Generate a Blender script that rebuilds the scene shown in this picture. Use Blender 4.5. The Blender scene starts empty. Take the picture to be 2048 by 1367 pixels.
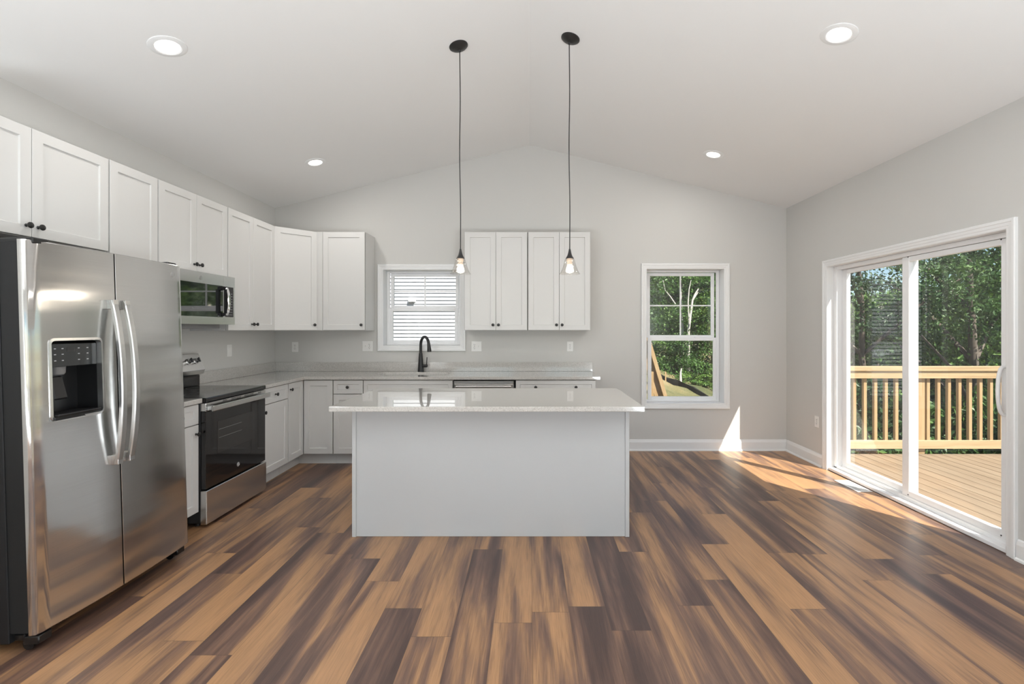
import bpy, bmesh, math, random
from mathutils import Vector, Matrix
random.seed(7)
C = bpy.context.scene.collection
SC = bpy.context.scene
PI = math.pi

# ------------------------------------------------------------------ camera, sky, sun, exposure
F = 955.0                       # focal length in pixels of the 2048 x 1367 frame
cam_d = bpy.data.cameras.new('camera'); cam = bpy.data.objects.new('camera', cam_d); C.objects.link(cam)
cam.location = (0, 0, 1.39); cam.rotation_euler = (PI/2, 0, 0)
cam_d.sensor_fit = 'HORIZONTAL'; cam_d.sensor_width = 36.0; cam_d.lens = F/2048*36.0
cam_d.shift_x = -34.5/2048; cam_d.shift_y = -26.0/2048
cam_d.clip_start = 0.02; cam_d.clip_end = 500
SC.camera = cam
SC.view_settings.view_transform = 'Standard'; SC.view_settings.look = 'None'
SC.view_settings.gamma = 1.0; SC.view_settings.use_curve_mapping = False
SC.view_settings.exposure = 0.35

SUN_DIR = Vector((-0.69, 1.0, -1.43)).normalized()
world = bpy.data.worlds.new('sky'); SC.world = world; world.use_nodes = True
wn = world.node_tree.nodes; wl = world.node_tree.links; wn.clear()
wo = wn.new('ShaderNodeOutputWorld'); wb = wn.new('ShaderNodeBackground'); ws = wn.new('ShaderNodeTexSky')
ws.sky_type = 'NISHITA'; ws.sun_disc = False; ws.sun_elevation = math.radians(49.6); ws.sun_rotation = math.radians(145.4)
ws.air_density = 1.0; ws.dust_density = 0.1; ws.ozone_density = 3.0
wb.inputs['Strength'].default_value = 0.125
wl.new(ws.outputs[0], wb.inputs['Color']); wl.new(wb.outputs[0], wo.inputs['Surface'])
sd = bpy.data.lights.new('sun', 'SUN'); sd.energy = 11.5; sd.angle = math.radians(0.5); sd.color = (1.0, 0.93, 0.82)
sun = bpy.data.objects.new('sun', sd); C.objects.link(sun)
sun.rotation_euler = SUN_DIR.to_track_quat('-Z', 'Y').to_euler(); sun.location = (6, -8, 12)

def area(name, loc, to, sx, sy, power, color=(1, 1, 1)):
    d = bpy.data.lights.new(name, 'AREA'); d.shape = 'RECTANGLE'; d.size = sx; d.size_y = sy
    d.energy = power; d.color = color
    o = bpy.data.objects.new(name, d); C.objects.link(o); o.location = loc
    o.rotation_euler = (Vector(to)-Vector(loc)).to_track_quat('-Z', 'Y').to_euler()
    return o
REAR = -4.2
# lamps in place of daylight at the rear living room windows
area('daylight_rear_window', (-1.45, REAR+0.12, 1.45), (-1.45, -0.2, 4.6), 1.8, 1.5, 5, (0.86, 0.94, 1.0))
area('daylight_rear_window', (1.45, REAR+0.12, 1.45), (1.45, -0.2, 4.6), 1.8, 1.5, 5, (0.86, 0.94, 1.0))
area('side_uplight_fill', (2.45, -0.70, 0.75), (0.60, -0.55, 5.0), 0.8, 2.2, 150, (0.87, 0.945, 1.0))  # up-aimed fill added to brighten the ceiling; no opening in this wall
area('side_uplight_fill', (-2.41, -0.70, 0.75), (-1.40, -0.65, 5.0), 0.8, 2.2, 160, (0.87, 0.945, 1.0))  # matching fill lamp added by the left wall, no window there

# ------------------------------------------------------------------ node helpers and materials
class NT:
    def __init__(s, name):
        s.m = bpy.data.materials.new(name); s.m.use_nodes = True
        s.t = s.m.node_tree; s.t.nodes.clear()
        s.out = s.t.nodes.new('ShaderNodeOutputMaterial')
    def n(s, typ, inp=None, **kw):
        x = s.t.nodes.new(typ)
        for k, v in kw.items(): setattr(x, k, v)
        for k, v in (inp or {}).items():
            if isinstance(v, bpy.types.NodeSocket): s.t.links.new(v, x.inputs[k])
            else: x.inputs[k].default_value = v
        return x
    def math(s, op, a, b=None, clamp=False):
        x = s.n('ShaderNodeMath', operation=op); x.use_clamp = clamp
        for i, v in enumerate((a, b)):
            if v is None: continue
            if isinstance(v, bpy.types.NodeSocket): s.t.links.new(v, x.inputs[i])
            else: x.inputs[i].default_value = v
        return x.outputs[0]
    def mix(s, f, a, b, blend='MIX'):
        x = s.n('ShaderNodeMix', data_type='RGBA', blend_type=blend)
        for i, v in ((0, f), (6, a), (7, b)):
            if isinstance(v, bpy.types.NodeSocket): s.t.links.new(v, x.inputs[i])
            else: x.inputs[i].default_value = v if i == 0 else (tuple(v)+(1,) if len(v) == 3 else v)
        return x.outputs[2]
    def ramp(s, f, stops):
        x = s.n('ShaderNodeValToRGB', {0: f}); e = x.color_ramp.elements
        while len(e) < len(stops): e.new(0.5)
        for el, (p, c) in zip(e, stops):
            el.position = p; el.color = tuple(c)+(1,) if len(c) == 3 else c
        return x.outputs[0]
    def surf(s, sh): s.t.links.new(sh, s.out.inputs['Surface']); return s.m
    def princ(s, **kw):
        names = dict(arot='Anisotropic Rotation', color='Base Color', rough='Roughness', metal='Metallic', normal='Normal', spec='Specular IOR Level',
                     emis='Emission Color', emis_s='Emission Strength', aniso='Anisotropic', tang='Tangent', coat='Coat Weight', coat_r='Coat Roughness', ior='IOR')
        p = s.n('ShaderNodeBsdfPrincipled')
        for k, v in kw.items():
            sk = p.inputs[names[k]]
            if isinstance(v, bpy.types.NodeSocket): s.t.links.new(v, sk)
            else: sk.default_value = tuple(v)+(1,) if (k in ('color', 'emis') and len(v) == 3) else v
        return p.outputs[0]
    def coord(s, scale=(1, 1, 1)):
        t = s.n('ShaderNodeTexCoord')
        mp = s.n('ShaderNodeMapping', {'Vector': t.outputs['Object'], 'Scale': scale})
        return mp.outputs[0]

def plain(name, color, rough=0.5, metal=0.0, spec=0.5, bump=0.0, bscale=300):
    t = NT(name); kw = dict(color=color, rough=rough, metal=metal, spec=spec)
    nz = t.n('ShaderNodeTexNoise', {'Vector': t.coord(), 'Scale': bscale, 'Detail': 2.0})
    if bump:
        kw['normal'] = t.n('ShaderNodeBump', {'Strength': bump, 'Distance': 0.002, 'Height': nz.outputs[0]}).outputs[0]
    else:
        kw['rough'] = t.math('ADD', t.math('MULTIPLY', nz.outputs[0], 0.06), rough-0.03)
    return t.surf(t.princ(**kw))

M = {}
M['wall'] = plain('greige_wall_paint', (0.600, 0.590, 0.566), 0.85, bump=0.10, bscale=180)
M['ceil'] = plain('ceiling_paint', (0.800, 0.795, 0.785), 0.9, bump=0.08, bscale=150)
M['trim'] = plain('white_trim_paint', (0.80, 0.80, 0.795), 0.35)
M['cab'] = plain('white_cabinet_paint', (0.665, 0.657, 0.640), 0.38)
M['cab_gap'] = plain('cabinet_gap_shade', (0.16, 0.155, 0.145), 0.7)  # dark sheet behind the doors, painting shade into their gaps
M['island'] = plain('island_paint_shaded', (0.535, 0.545, 0.55), 0.42)  # cabinet paint darkened in colour for the island's backlit side
M['knob'] = plain('black_knob_metal', (0.012, 0.012, 0.012), 0.30, spec=0.5)
M['black'] = plain('black_metal', (0.014, 0.014, 0.014), 0.38)
M['plastic'] = plain('black_plastic', (0.008, 0.008, 0.0085), 0.35)
M['side'] = plain('textured_black_side', (0.014, 0.014, 0.015), 0.5, spec=0.25, bump=0.25, bscale=500)
M['gasket'] = plain('gasket_rubber', (0.006, 0.006, 0.006), 0.8)
M['bglass'] = plain('black_glass', (0.006, 0.006, 0.007), 0.06, spec=0.6)
M['cooktop'] = plain('black_ceramic_glass', (0.012, 0.012, 0.012), 0.10, spec=0.6)
M['ovenwin'] = plain('tinted_oven_window', (0.022, 0.021, 0.020), 0.08, spec=0.6)
def mirror_glass():
    t = NT('mirrored_dark_glass'); return t.surf(t.princ(color=(0.01, 0.011, 0.012), rough=0.03, ior=2.3))
M['mglass'] = mirror_glass()
M['chrome'] = plain('chrome', (0.75, 0.75, 0.76), 0.12, metal=1.0)
M['grey'] = plain('grey_painted_metal', (0.22, 0.22, 0.22), 0.5)
M['vinyl'] = plain('white_vinyl', (0.86, 0.86, 0.865), 0.30)
M['plate'] = plain('white_outlet_plastic', (0.80, 0.79, 0.77), 0.32)
M['slot'] = plain('dark_slot', (0.03, 0.03, 0.03), 0.6)
M['icon'] = plain('pale_icon_print', (0.45, 0.46, 0.48), 0.4)
M['smoke'] = plain('smoky_display', (0.035, 0.037, 0.037), 0.15)
M['vent'] = plain('white_register_metal', (0.78, 0.76, 0.72), 0.35)

def steel(name, base=(0.62, 0.615, 0.60), rough=0.24, aniso=0.75, wave=0.25, axis='Z', arot=0.0):
    t = NT(name)
    br = t.n('ShaderNodeTexNoise', {'Vector': t.coord((3, 3, 420)), 'Scale': 1.0, 'Detail': 2.0})
    wv = t.n('ShaderNodeTexNoise', {'Vector': t.coord((1.2, 1.2, 7.0)), 'Scale': 1.0, 'Detail': 1.0})
    bp = t.n('ShaderNodeBump', {'Strength': wave, 'Distance': 0.010, 'Height': wv.outputs[0]})
    bp2 = t.n('ShaderNodeBump', {'Strength': 0.03, 'Distance': 0.001, 'Height': br.outputs[0], 'Normal': bp.outputs[0]})
    tg = t.n('ShaderNodeTangent', direction_type='RADIAL', axis=axis)
    col = t.mix(br.outputs[0], tuple(c*0.93 for c in base), tuple(min(1, c*1.05) for c in base))
    return t.surf(t.princ(color=col, rough=rough, metal=1.0, aniso=aniso, arot=arot, tang=tg.outputs[0], normal=bp2.outputs[0]))
M['steel'] = steel('brushed_stainless', wave=0.10)
M['steel_door'] = steel('brushed_stainless_door', wave=0.35, rough=0.15, aniso=0.80)
M['handle'] = steel('satin_handle', (0.66, 0.66, 0.65), 0.28, 0.3, 0.0)

def quartz():
    t = NT('speckled_white_quartz'); co = t.coord()
    v1 = t.n('ShaderNodeTexVoronoi', {'Vector': co, 'Scale': 210.0}); v2 = t.n('ShaderNodeTexVoronoi', {'Vector': co, 'Scale': 95.0})
    s1 = t.n('ShaderNodeSeparateColor', {0: v1.outputs['Color']}); s2 = t.n('ShaderNodeSeparateColor', {0: v2.outputs['Color']})
    base = t.ramp(s1.outputs[0], [(0.0, (0.43, 0.41, 0.38)), (0.22, (0.51, 0.49, 0.46)), (0.6, (0.55, 0.53, 0.50)), (1.0, (0.61, 0.59, 0.56))])
    dark = t.math('LESS_THAN', s2.outputs[1], 0.05)
    near = t.math('LESS_THAN', v2.outputs['Distance'], 0.28)
    col = t.mix(t.math('MULTIPLY', dark, near), base, (0.20, 0.18, 0.16))
    return t.surf(t.princ(color=col, rough=0.12, spec=0.5, coat=1.0, coat_r=0.012))
M['quartz'] = quartz()

def pane(name, tint=(0.97, 0.985, 0.98), extra=0.0):
    t = NT(name)
    tr = t.n('ShaderNodeBsdfTransparent', {'Color': tint+(1,)})
    gl = t.n('ShaderNodeBsdfGlossy', {'Roughness': 0.0, 'Color': (1, 1, 1, 1)})
    fr = t.n('ShaderNodeFresnel', {'IOR': 1.5})
    f = t.math('ADD', t.math('MULTIPLY', fr.outputs[0], 1.7), extra, True)
    ge = t.n('ShaderNodeNewGeometry'); f = t.math('MULTIPLY', f, t.math('SUBTRACT', 1.0, ge.outputs['Backfacing']))
    mx = t.n('ShaderNodeMixShader', {0: f, 1: tr.outputs[0], 2: gl.outputs[0]})
    return t.surf(mx.outputs[0])
M['glass'] = pane('window_glass')
M['shade'] = pane('clear_shade_glass', (0.97, 0.965, 0.955), 0.07)

def emit(name, color, s):
    t = NT(name); e = t.n('ShaderNodeEmission', {'Color': color+(1,), 'Strength': s}); return t.surf(e.outputs[0])
M['bulb'] = emit('lit_bulb', (1.0, 0.90, 0.76), 4.0)
M['led'] = emit('lit_led_lens', (1.0, 0.97, 0.92), 3.0)
M['socket'] = plain('socket_beige', (0.62, 0.50, 0.40), 0.4)

def floor_mat():
    t = NT('plank_floor')
    tc = t.n('ShaderNodeTexCoord'); sp = t.n('ShaderNodeSeparateXYZ', {0: tc.outputs['Object']}); X, Y = sp.outputs[0], sp.outputs[1]
    u = t.math('DIVIDE', t.math('SUBTRACT', X, 0.014), 0.183)
    row = t.math('FLOOR', u); fx = t.math('FRACT', u)
    h = t.n('ShaderNodeTexWhiteNoise', {'W': row}, noise_dimensions='1D').outputs[0]
    v = t.math('ADD', t.math('DIVIDE', Y, 1.22), t.math('MULTIPLY', h, 7.0))
    col = t.math('FLOOR', v); fy = t.math('FRACT', v)
    idv = t.n('ShaderNodeCombineXYZ', {0: row, 1: col, 2: 3.7}).outputs[0]
    wn_ = t.n('ShaderNodeTexWhiteNoise', {'Vector': idv}, noise_dimensions='3D'); idf = wn_.outputs[0]
    off = t.math('MULTIPLY', idf, 60.0)
    def vec(sx, sy): return t.n('ShaderNodeCombineXYZ', {0: t.math('MULTIPLY', X, sx), 1: t.math('MULTIPLY', Y, sy), 2: off}).outputs[0]
    big = t.n('ShaderNodeTexNoise', {'Vector': vec(8.0, 0.62), 'Scale': 1.0, 'Detail': 3.0, 'Roughness': 0.50, 'Distortion': 0.45}).outputs[0]
    mid = t.n('ShaderNodeTexNoise', {'Vector': vec(38.0, 1.5), 'Scale': 1.0, 'Detail': 5.0, 'Roughness': 0.66, 'Distortion': 1.1}).outputs[0]
    fine = t.n('ShaderNodeTexNoise', {'Vector': vec(260.0, 7.0), 'Scale': 1.0, 'Detail': 2.0}).outputs[0]
    f = t.math('ADD', t.math('MULTIPLY', t.math('SUBTRACT', big, 0.5), 1.75), t.math('MULTIPLY', t.math('SUBTRACT', mid, 0.5), 0.42))
    f = t.math('ADD', f, t.math('ADD', t.math('MULTIPLY', t.math('SUBTRACT', idf, 0.5), 0.46), 0.455))
    md2 = t.n('ShaderNodeTexNoise', {'Vector': vec(17.0, 1.3), 'Scale': 1.0, 'Detail': 3.0, 'Roughness': 0.6, 'Distortion': 1.6}).outputs[0]
    f = t.math('ADD', f, t.math('MULTIPLY', t.math('SUBTRACT', md2, 0.5), 0.40))
    c = t.ramp(f, [(0.02, (0.070, 0.041, 0.035)), (0.22, (0.112, 0.064, 0.050)), (0.38, (0.180, 0.103, 0.072)),
                   (0.49, (0.270, 0.150, 0.084)), (0.60, (0.385, 0.212, 0.106)), (0.95, (0.460, 0.250, 0.120))])
    g = t.ramp(fine, [(0.30, (0.80, 0.80, 0.80)), (0.60, (1.06, 1.06, 1.06))])
    c = t.mix(1.0, c, g, 'MULTIPLY')
    ex = t.math('GREATER_THAN', t.math('ABSOLUTE', t.math('SUBTRACT', fx, 0.5)), 0.4935)
    ey = t.math('GREATER_THAN', t.math('ABSOLUTE', t.math('SUBTRACT', fy, 0.5)), 0.4985)
    ed = t.math('MAXIMUM', ex, ey)
    c = t.mix(t.math('MULTIPLY', ed, 0.45), c, (0.05, 0.03, 0.02))
    bp = t.n('ShaderNodeBump', {'Strength': 0.12, 'Distance': 0.001, 'Height': fine})
    r = t.math('ADD', t.math('MULTIPLY', fine, 0.14), 0.30)
    return t.surf(t.princ(color=c, rough=r, normal=bp.outputs[0], spec=0.5, coat=0.12, coat_r=0.40))
M['floor'] = floor_mat()

def wood(name, c0, c1, c2, along='Y', rough=0.6):
    t = NT(name)
    s = {'X': (1.6, 40, 40), 'Y': (40, 1.6, 40), 'Z': (40, 40, 1.6)}[along]
    g = t.n('ShaderNodeTexNoise', {'Vector': t.coord(s), 'Scale': 1.0, 'Detail': 4.0, 'Distortion': 0.8}).outputs[0]
    s2 = {'X': (0.4, 7, 7), 'Y': (7, 0.4, 7), 'Z': (7, 7, 0.4)}[along]
    b = t.n('ShaderNodeTexNoise', {'Vector': t.coord(s2), 'Scale': 1.0, 'Detail': 1.0}).outputs[0]
    c = t.ramp(t.math('ADD', t.math('MULTIPLY', g, 0.6), t.math('MULTIPLY', b, 0.4)), [(0.3, c0), (0.5, c1), (0.7, c2)])
    return t.surf(t.princ(color=c, rough=rough))
M['deckwood'] = wood('new_pine_deck_boards', (0.140, 0.098, 0.062), (0.215, 0.160, 0.110), (0.270, 0.210, 0.150), 'Y')
M['railx'] = wood('new_pine_rail', (0.26, 0.175, 0.090), (0.35, 0.25, 0.140), (0.40, 0.30, 0.18), 'X')
M['railz'] = wood('new_pine_baluster', (0.24, 0.150, 0.070), (0.32, 0.215, 0.110), (0.36, 0.255, 0.14), 'Z')
M['bark'] = wood('grey_brown_bark', (0.045, 0.035, 0.028), (0.09, 0.072, 0.058), (0.14, 0.12, 0.10), 'Z', 0.9)
M['palebark'] = wood('pale_bare_bark', (0.34, 0.31, 0.28), (0.48, 0.45, 0.41), (0.62, 0.59, 0.55), 'Z', 0.85)
M['siding'] = plain('pale_vinyl_siding', (0.37, 0.38, 0.41), 0.55)
M['roof'] = plain('dark_shingle', (0.05, 0.05, 0.055), 0.9, bump=0.4, bscale=40)

def leaf_mat(name, a, b, c):
    t = NT(name)
    oi = t.n('ShaderNodeObjectInfo'); nz = t.n('ShaderNodeTexNoise', {'Vector': t.coord(), 'Scale': 0.9, 'Detail': 5.0, 'Roughness': 0.7}).outputs[0]
    f = t.math('ADD', t.math('MULTIPLY', t.math('SUBTRACT', nz, 0.5), 1.7), t.math('ADD', t.math('MULTIPLY', oi.outputs['Random'], 0.30), 0.35))
    col = t.ramp(f, [(0.15, a), (0.5, b), (0.9, c)])
    p = t.princ(color=col, rough=0.45, spec=0.35)
    tl = t.n('ShaderNodeBsdfTranslucent', {'Color': col})
    mx = t.n('ShaderNodeMixShader', {0: 0.30, 1: p, 2: tl.outputs[0]})
    return t.surf(mx.outputs[0])
M['leaf'] = leaf_mat('broad_green_leaves', (0.026, 0.066, 0.018), (0.075, 0.160, 0.036), (0.220, 0.350, 0.080))
M['leaf_d'] = leaf_mat('deep_green_leaves', (0.012, 0.036, 0.014), (0.034, 0.084, 0.027), (0.105, 0.190, 0.056))
M['leaf_y'] = leaf_mat('bright_green_leaves', (0.056, 0.120, 0.024), (0.140, 0.250, 0.050), (0.310, 0.430, 0.100))

def ground_mat():
    t = NT('mown_grass_slope')
    n1 = t.n('ShaderNodeTexNoise', {'Vector': t.coord(), 'Scale': 0.7, 'Detail': 4.0}).outputs[0]
    n2 = t.n('ShaderNodeTexNoise', {'Vector': t.coord(), 'Scale': 22.0, 'Detail': 4.0}).outputs[0]
    c = t.ramp(t.math('ADD', t.math('MULTIPLY', n1, 0.6), t.math('MULTIPLY', n2, 0.4)),
               [(0.36, (0.045, 0.058, 0.020)), (0.5, (0.135, 0.122, 0.052)), (0.64, (0.25, 0.185, 0.105))])
    bp = t.n('ShaderNodeBump', {'Strength': 0.6, 'Distance': 0.05, 'Height': n2})
    return t.surf(t.princ(color=c, rough=0.95, normal=bp.outputs[0]))
M['ground'] = ground_mat()

# ------------------------------------------------------------------ mesh helpers
class MB:
    def __init__(s): s.v = []; s.f = []; s.mi = []
    def add(s, vs, fs, mi=0):
        b = len(s.v); s.v += [tuple(v) for v in vs]
        for f in fs: s.f.append([i+b for i in f]); s.mi.append(mi)
        return s
    def addbm(s, bm, mi=0):
        bm.verts.index_update()
        s.add([v.co.copy() for v in bm.verts], [[v.index for v in f.verts] for f in bm.faces], mi); bm.free(); return s
    def box(s, x0, x1, y0, y1, z0, z1, bev=0.0, mi=0, seg=1):
        x0, x1 = min(x0, x1), max(x0, x1); y0, y1 = min(y0, y1), max(y0, y1); z0, z1 = min(z0, z1), max(z0, z1)
        vs = [(x0, y0, z0), (x1, y0, z0), (x1, y1, z0), (x0, y1, z0), (x0, y0, z1), (x1, y0, z1), (x1, y1, z1), (x0, y1, z1)]
        fs = [(0, 3, 2, 1), (4, 5, 6, 7), (0, 1, 5, 4), (1, 2, 6, 5), (2, 3, 7, 6), (3, 0, 4, 7)]
        if bev <= 0: return s.add(vs, fs, mi)
        bm = bmesh.new(); bv = [bm.verts.new(v) for v in vs]
        for f in fs: bm.faces.new([bv[i] for i in f])
        bmesh.ops.bevel(bm, geom=bm.edges[:], offset=bev, segments=seg, profile=0.5, affect='EDGES')
        return s.addbm(bm, mi)
    def prism(s, poly, axis, a0, a1, holes=(), bev=0.0, mi=0):
        """extrude a 2-D polygon (with holes) along an axis. axis 'z': (x,y); 'y': (x,z); 'x': (y,z)"""
        def P(p, a): return {'z': (p[0], p[1], a), 'y': (p[0], a, p[1]), 'x': (a, p[0], p[1])}[axis]
        bm = bmesh.new(); edges = []
        for loop in [poly]+list(holes):
            vs = [bm.verts.new(P(p, a0)) for p in loop]
            for i in range(len(vs)): edges.append(bm.edges.new((vs[i], vs[(i+1) % len(vs)])))
        if holes: bmesh.ops.triangle_fill(bm, use_beauty=True, use_dissolve=False, edges=edges)
        else: bm.faces.new(list(bm.verts))
        r = bmesh.ops.extrude_face_region(bm, geom=bm.faces[:])
        d = Vector(P((0, 0), a1-a0))
        bmesh.ops.translate(bm, vec=d, verts=[g for g in r['geom'] if isinstance(g, bmesh.types.BMVert)])
        bmesh.ops.recalc_face_normals(bm, faces=bm.faces[:])
        if bev > 0:
            es = [e for e in bm.edges if len(e.link_faces) == 2 and e.calc_face_angle(0) > 0.5]
            bmesh.ops.bevel(bm, geom=es, offset=bev, segments=2, profile=0.5, affect='EDGES')
        return s.addbm(bm, mi)
    def tube(s, pts, r, n=10, mi=0, cap=True, flat=None):
        pts = [Vector(p) for p in pts]; rs = r if isinstance(r, (list, tuple)) else [r]*len(pts)
        rings = []; up = None
        for i, p in enumerate(pts):
            t = (pts[min(i+1, len(pts)-1)]-pts[max(i-1, 0)]).normalized()
            if up is None:
                up = Vector((0, 0, 1)) if abs(t.z) < 0.9 else Vector((1, 0, 0))
            a = t.cross(up).normalized(); b = a.cross(t).normalized(); up = b
            rings.append([p+(a*math.cos(2*PI*k/n)+b*math.sin(2*PI*k/n))*rs[i] for k in range(n)])
        vs = [v for ring in rings for v in ring]; fs = []
        for i in range(len(pts)-1):
            for k in range(n):
                fs.append((i*n+k, i*n+(k+1) % n, (i+1)*n+(k+1) % n, (i+1)*n+k))
        if cap: fs.append(tuple(range(n-1, -1, -1))); fs.append(tuple((len(pts)-1)*n+k for k in range(n)))
        return s.add(vs, fs, mi)
    def lathe(s, prof, n=24, mat=None, mi=0, close=False):
        mat = mat or Matrix.Identity(4); vs = []; fs = []
        for r, z in prof:
            for k in range(n): vs.append(mat @ Vector((r*math.cos(2*PI*k/n), r*math.sin(2*PI*k/n), z)))
        m = len(prof)
        for i in range(m if close else m-1):
            j = (i+1) % m
            for k in range(n): fs.append((i*n+k, i*n+(k+1) % n, j*n+(k+1) % n, j*n+k))
        if not close:
            if prof[0][0] > 1e-6: fs.append(tuple(range(n-1, -1, -1)))
            if prof[-1][0] > 1e-6: fs.append(tuple((m-1)*n+k for k in range(n)))
        return s.add(vs, fs, mi)
    def sweep(s, corners, prof, mp, closed=True, mi=0):
        """mitred moulding round a rectangle. corners: list of ((u,v),(du,dv)) with outward mitre dir; prof: (outward, depth)"""
        vs = []; fs = []; m = len(prof)
        for (u, v), (du, dv) in corners:
            for o, d in prof: vs.append(mp(u+du*o, v+dv*o, d))
        k = len(corners)
        for i in range(k if closed else k-1):
            j = (i+1) % k
            for a in range(m-1): fs.append((i*m+a, i*m+a+1, j*m+a+1, j*m+a))
        if not closed: fs.append(tuple(range(m))); fs.append(tuple((k-1)*m+a for a in range(m-1, -1, -1)))
        return s.add(vs, fs, mi)
    def move(s, d): s.v = [(a+d[0], b+d[1], c+d[2]) for a, b, c in s.v]; return s
    def xf(s, m): s.v = [tuple(m @ Vector(v)) for v in s.v]; return s
    def build(s, name, mat, parent=None, smooth=None, fix=False):
        me = bpy.data.meshes.new(name); me.from_pydata(s.v, [], s.f)
        for m_ in (mat if isinstance(mat, (list, tuple)) else [mat]): me.materials.append(m_)
        me.polygons.foreach_set('material_index', s.mi)
        if fix:
            bm = bmesh.new(); bm.from_mesh(me); bmesh.ops.recalc_face_normals(bm, faces=bm.faces[:]); bm.to_mesh(me); bm.free()
        me.update()
        if smooth is not None:
            me.polygons.foreach_set('use_smooth', [True]*len(me.polygons)); me.set_sharp_from_angle(angle=math.radians(smooth))
        o = bpy.data.objects.new(name, me); C.objects.link(o)
        if parent is not None: o.parent = parent
        return o

def tag(o, label=None, cat=None, group=None, kind=None):
    if label: o['label'] = label
    if cat: o['category'] = cat
    if group: o['group'] = group
    if kind: o['kind'] = kind
    return o
def thing(name, label, cat, loc=(0, 0, 0), rot=(0, 0, 0), group=None, kind=None):
    o = bpy.data.objects.new(name, None); C.objects.link(o); o.location = loc; o.rotation_euler = rot
    o.empty_display_size = 0.1
    return tag(o, label, cat, group, kind)
def kids(o): return [c for c in bpy.data.objects if c.parent == o]
def dup(o, parent=None):
    c = o.copy(); C.objects.link(c)
    if parent is not None: c.parent = parent
    for k in kids(o): dup(k, c)
    return c
def rrect(x0, x1, y0, y1, r, n=5):
    out = []
    for cx, cy, a in ((x1-r, y1-r, 0), (x0+r, y1-r, 90), (x0+r, y0+r, 180), (x1-r, y0+r, 270)):
        for k in range(n+1):
            t = math.radians(a+90*k/n); out.append((cx+r*math.cos(t), cy+r*math.sin(t)))
    return out
def axis_m(loc, d):
    return Matrix.Translation(Vector(loc)) @ Vector(d).to_track_quat('Z', 'Y').to_matrix().to_4x4()

# ------------------------------------------------------------------ room shell
XL, XR, YB, XM, ZW, ZR = -2.910, 2.945, 5.470, 0.003, 2.772, 3.495
def roof_z(x): return ZR+(ZR-ZW)/(XM-XL)*(x-XM) if x < XM else ZR-(ZR-ZW)/(XR-XM)*(x-XM)
fl = MB().box(XL-0.15, XR+0.15, REAR-0.15, YB+0.15, -0.25, 0).build('floor', M['floor'])
tag(fl, 'wide plank floor in mixed tan and dark brown streaked wood', 'floor', kind='structure')
WT = 0.16
KW = (-1.671, -0.791, 1.200, 2.066)          # kitchen window clear opening x0 x1 z0 z1
BW = (1.344, 2.228, 0.540, 2.076)            # dining window
J = 0.012
def hole(w): return [(w[0]-J, w[2]-J), (w[1]+J, w[2]-J), (w[1]+J, w[3]+J), (w[0]-J, w[3]+J)]
gable = [(XL, 0), (XR, 0), (XR, ZW), (XM, ZR), (XL, ZW)]
wb_ = MB().prism(gable, 'y', YB, YB+WT, holes=[hole(KW), hole(BW)]).build('wall_back', M['wall'], fix=True)
tag(wb_, 'gabled greige end wall with two windows behind the island', 'wall', kind='structure')
wl_ = MB().box(XL-WT, XL, REAR-WT, YB+WT, 0, ZW+0.02).build('wall_left', M['wall'])
tag(wl_, 'greige side wall behind the refrigerator and range', 'wall', kind='structure')
DY0, DY1, DZ = 2.940, 4.710, 2.003
rw = MB().prism([(REAR-WT, 0), (DY0-J, 0), (DY0-J, DZ+J), (DY1+J, DZ+J), (DY1+J, 0), (YB+WT, 0), (YB+WT, ZW+0.02), (REAR-WT, ZW+0.02)], 'x', XR, XR+WT).build('wall_right', M['wall'], fix=True)
tag(rw, 'greige side wall holding the sliding patio door', 'wall', kind='structure')
RW = [(-2.45, -0.45, 0.6, 2.3), (0.45, 2.45, 0.6, 2.3)]
wr = MB().prism(gable, 'y', REAR-WT, REAR, holes=[hole(w) for w in RW]).build('wall_rear', M['wall'], fix=True)
tag(wr, 'gabled greige wall facing the kitchen across the room', 'wall', kind='structure')
ce = MB()
for xa, xb in ((XL-WT, XM), (XM, XR+WT)):
    ce.prism([(xa, roof_z(xa)), (xb, roof_z(xb)), (xb, roof_z(xb)+0.12), (xa, roof_z(xa)+0.12)], 'y', REAR-WT, YB+WT)
tag(ce.build('ceiling', M['ceil'], fix=True), 'vaulted pale ceiling meeting in a centre ridge', 'ceiling', kind='structure')

# baseboards
def base_prof(mp, a0, a1, name, label):
    prof = [(0, 0), (0.016, 0), (0.016, 0.095), (0.012, 0.108), (0.009, 0.120), (0.0, 0.127)]
    vs = [mp(a, d, z) for a in (a0, a1) for d, z in prof]; m = len(prof)
    fs = [(i, i+1, m+i+1, m+i) for i in range(m-1)]+[(m-1, 0, m, 2*m-1), tuple(range(m)), tuple(range(2*m-1, m-1, -1))]
    # shoe moulding
    pr2 = [(0.016, 0), (0.028, 0), (0.026, 0.012), (0.016, 0.019)]
    mb = MB().add(vs, fs)
    vs = [mp(a, d, z) for a in (a0, a1) for d, z in pr2]; m = 4
    mb.add(vs, [(i, i+1, m+i+1, m+i) for i in range(3)]+[(0, 1, 2, 3), (7, 6, 5, 4)])
    tag(mb.build(name, M['trim'], fix=True), label, 'baseboard', kind='structure')
base_prof(lambda a, d, z: (a, YB-d, z), 0.682, XR, 'baseboard_back', 'white baseboard under the dining window')
base_prof(lambda a, d, z: (XR-d, a, z), 4.776, YB-0.028, 'baseboard_right', 'white baseboard between patio door and far corner')
base_prof(lambda a, d, z: (XR-d, a, z), REAR, 2.874, 'baseboard_right', 'white baseboard on the camera side of the patio door')

CASING = [(0.0, 0.0), (0.0, 0.010), (0.006, 0.013), (0.018, 0.013), (0.022, 0.016), (0.040, 0.018), (0.044, 0.022), (0.058, 0.022), (0.063, 0.018), (0.063, 0.0)]
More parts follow.
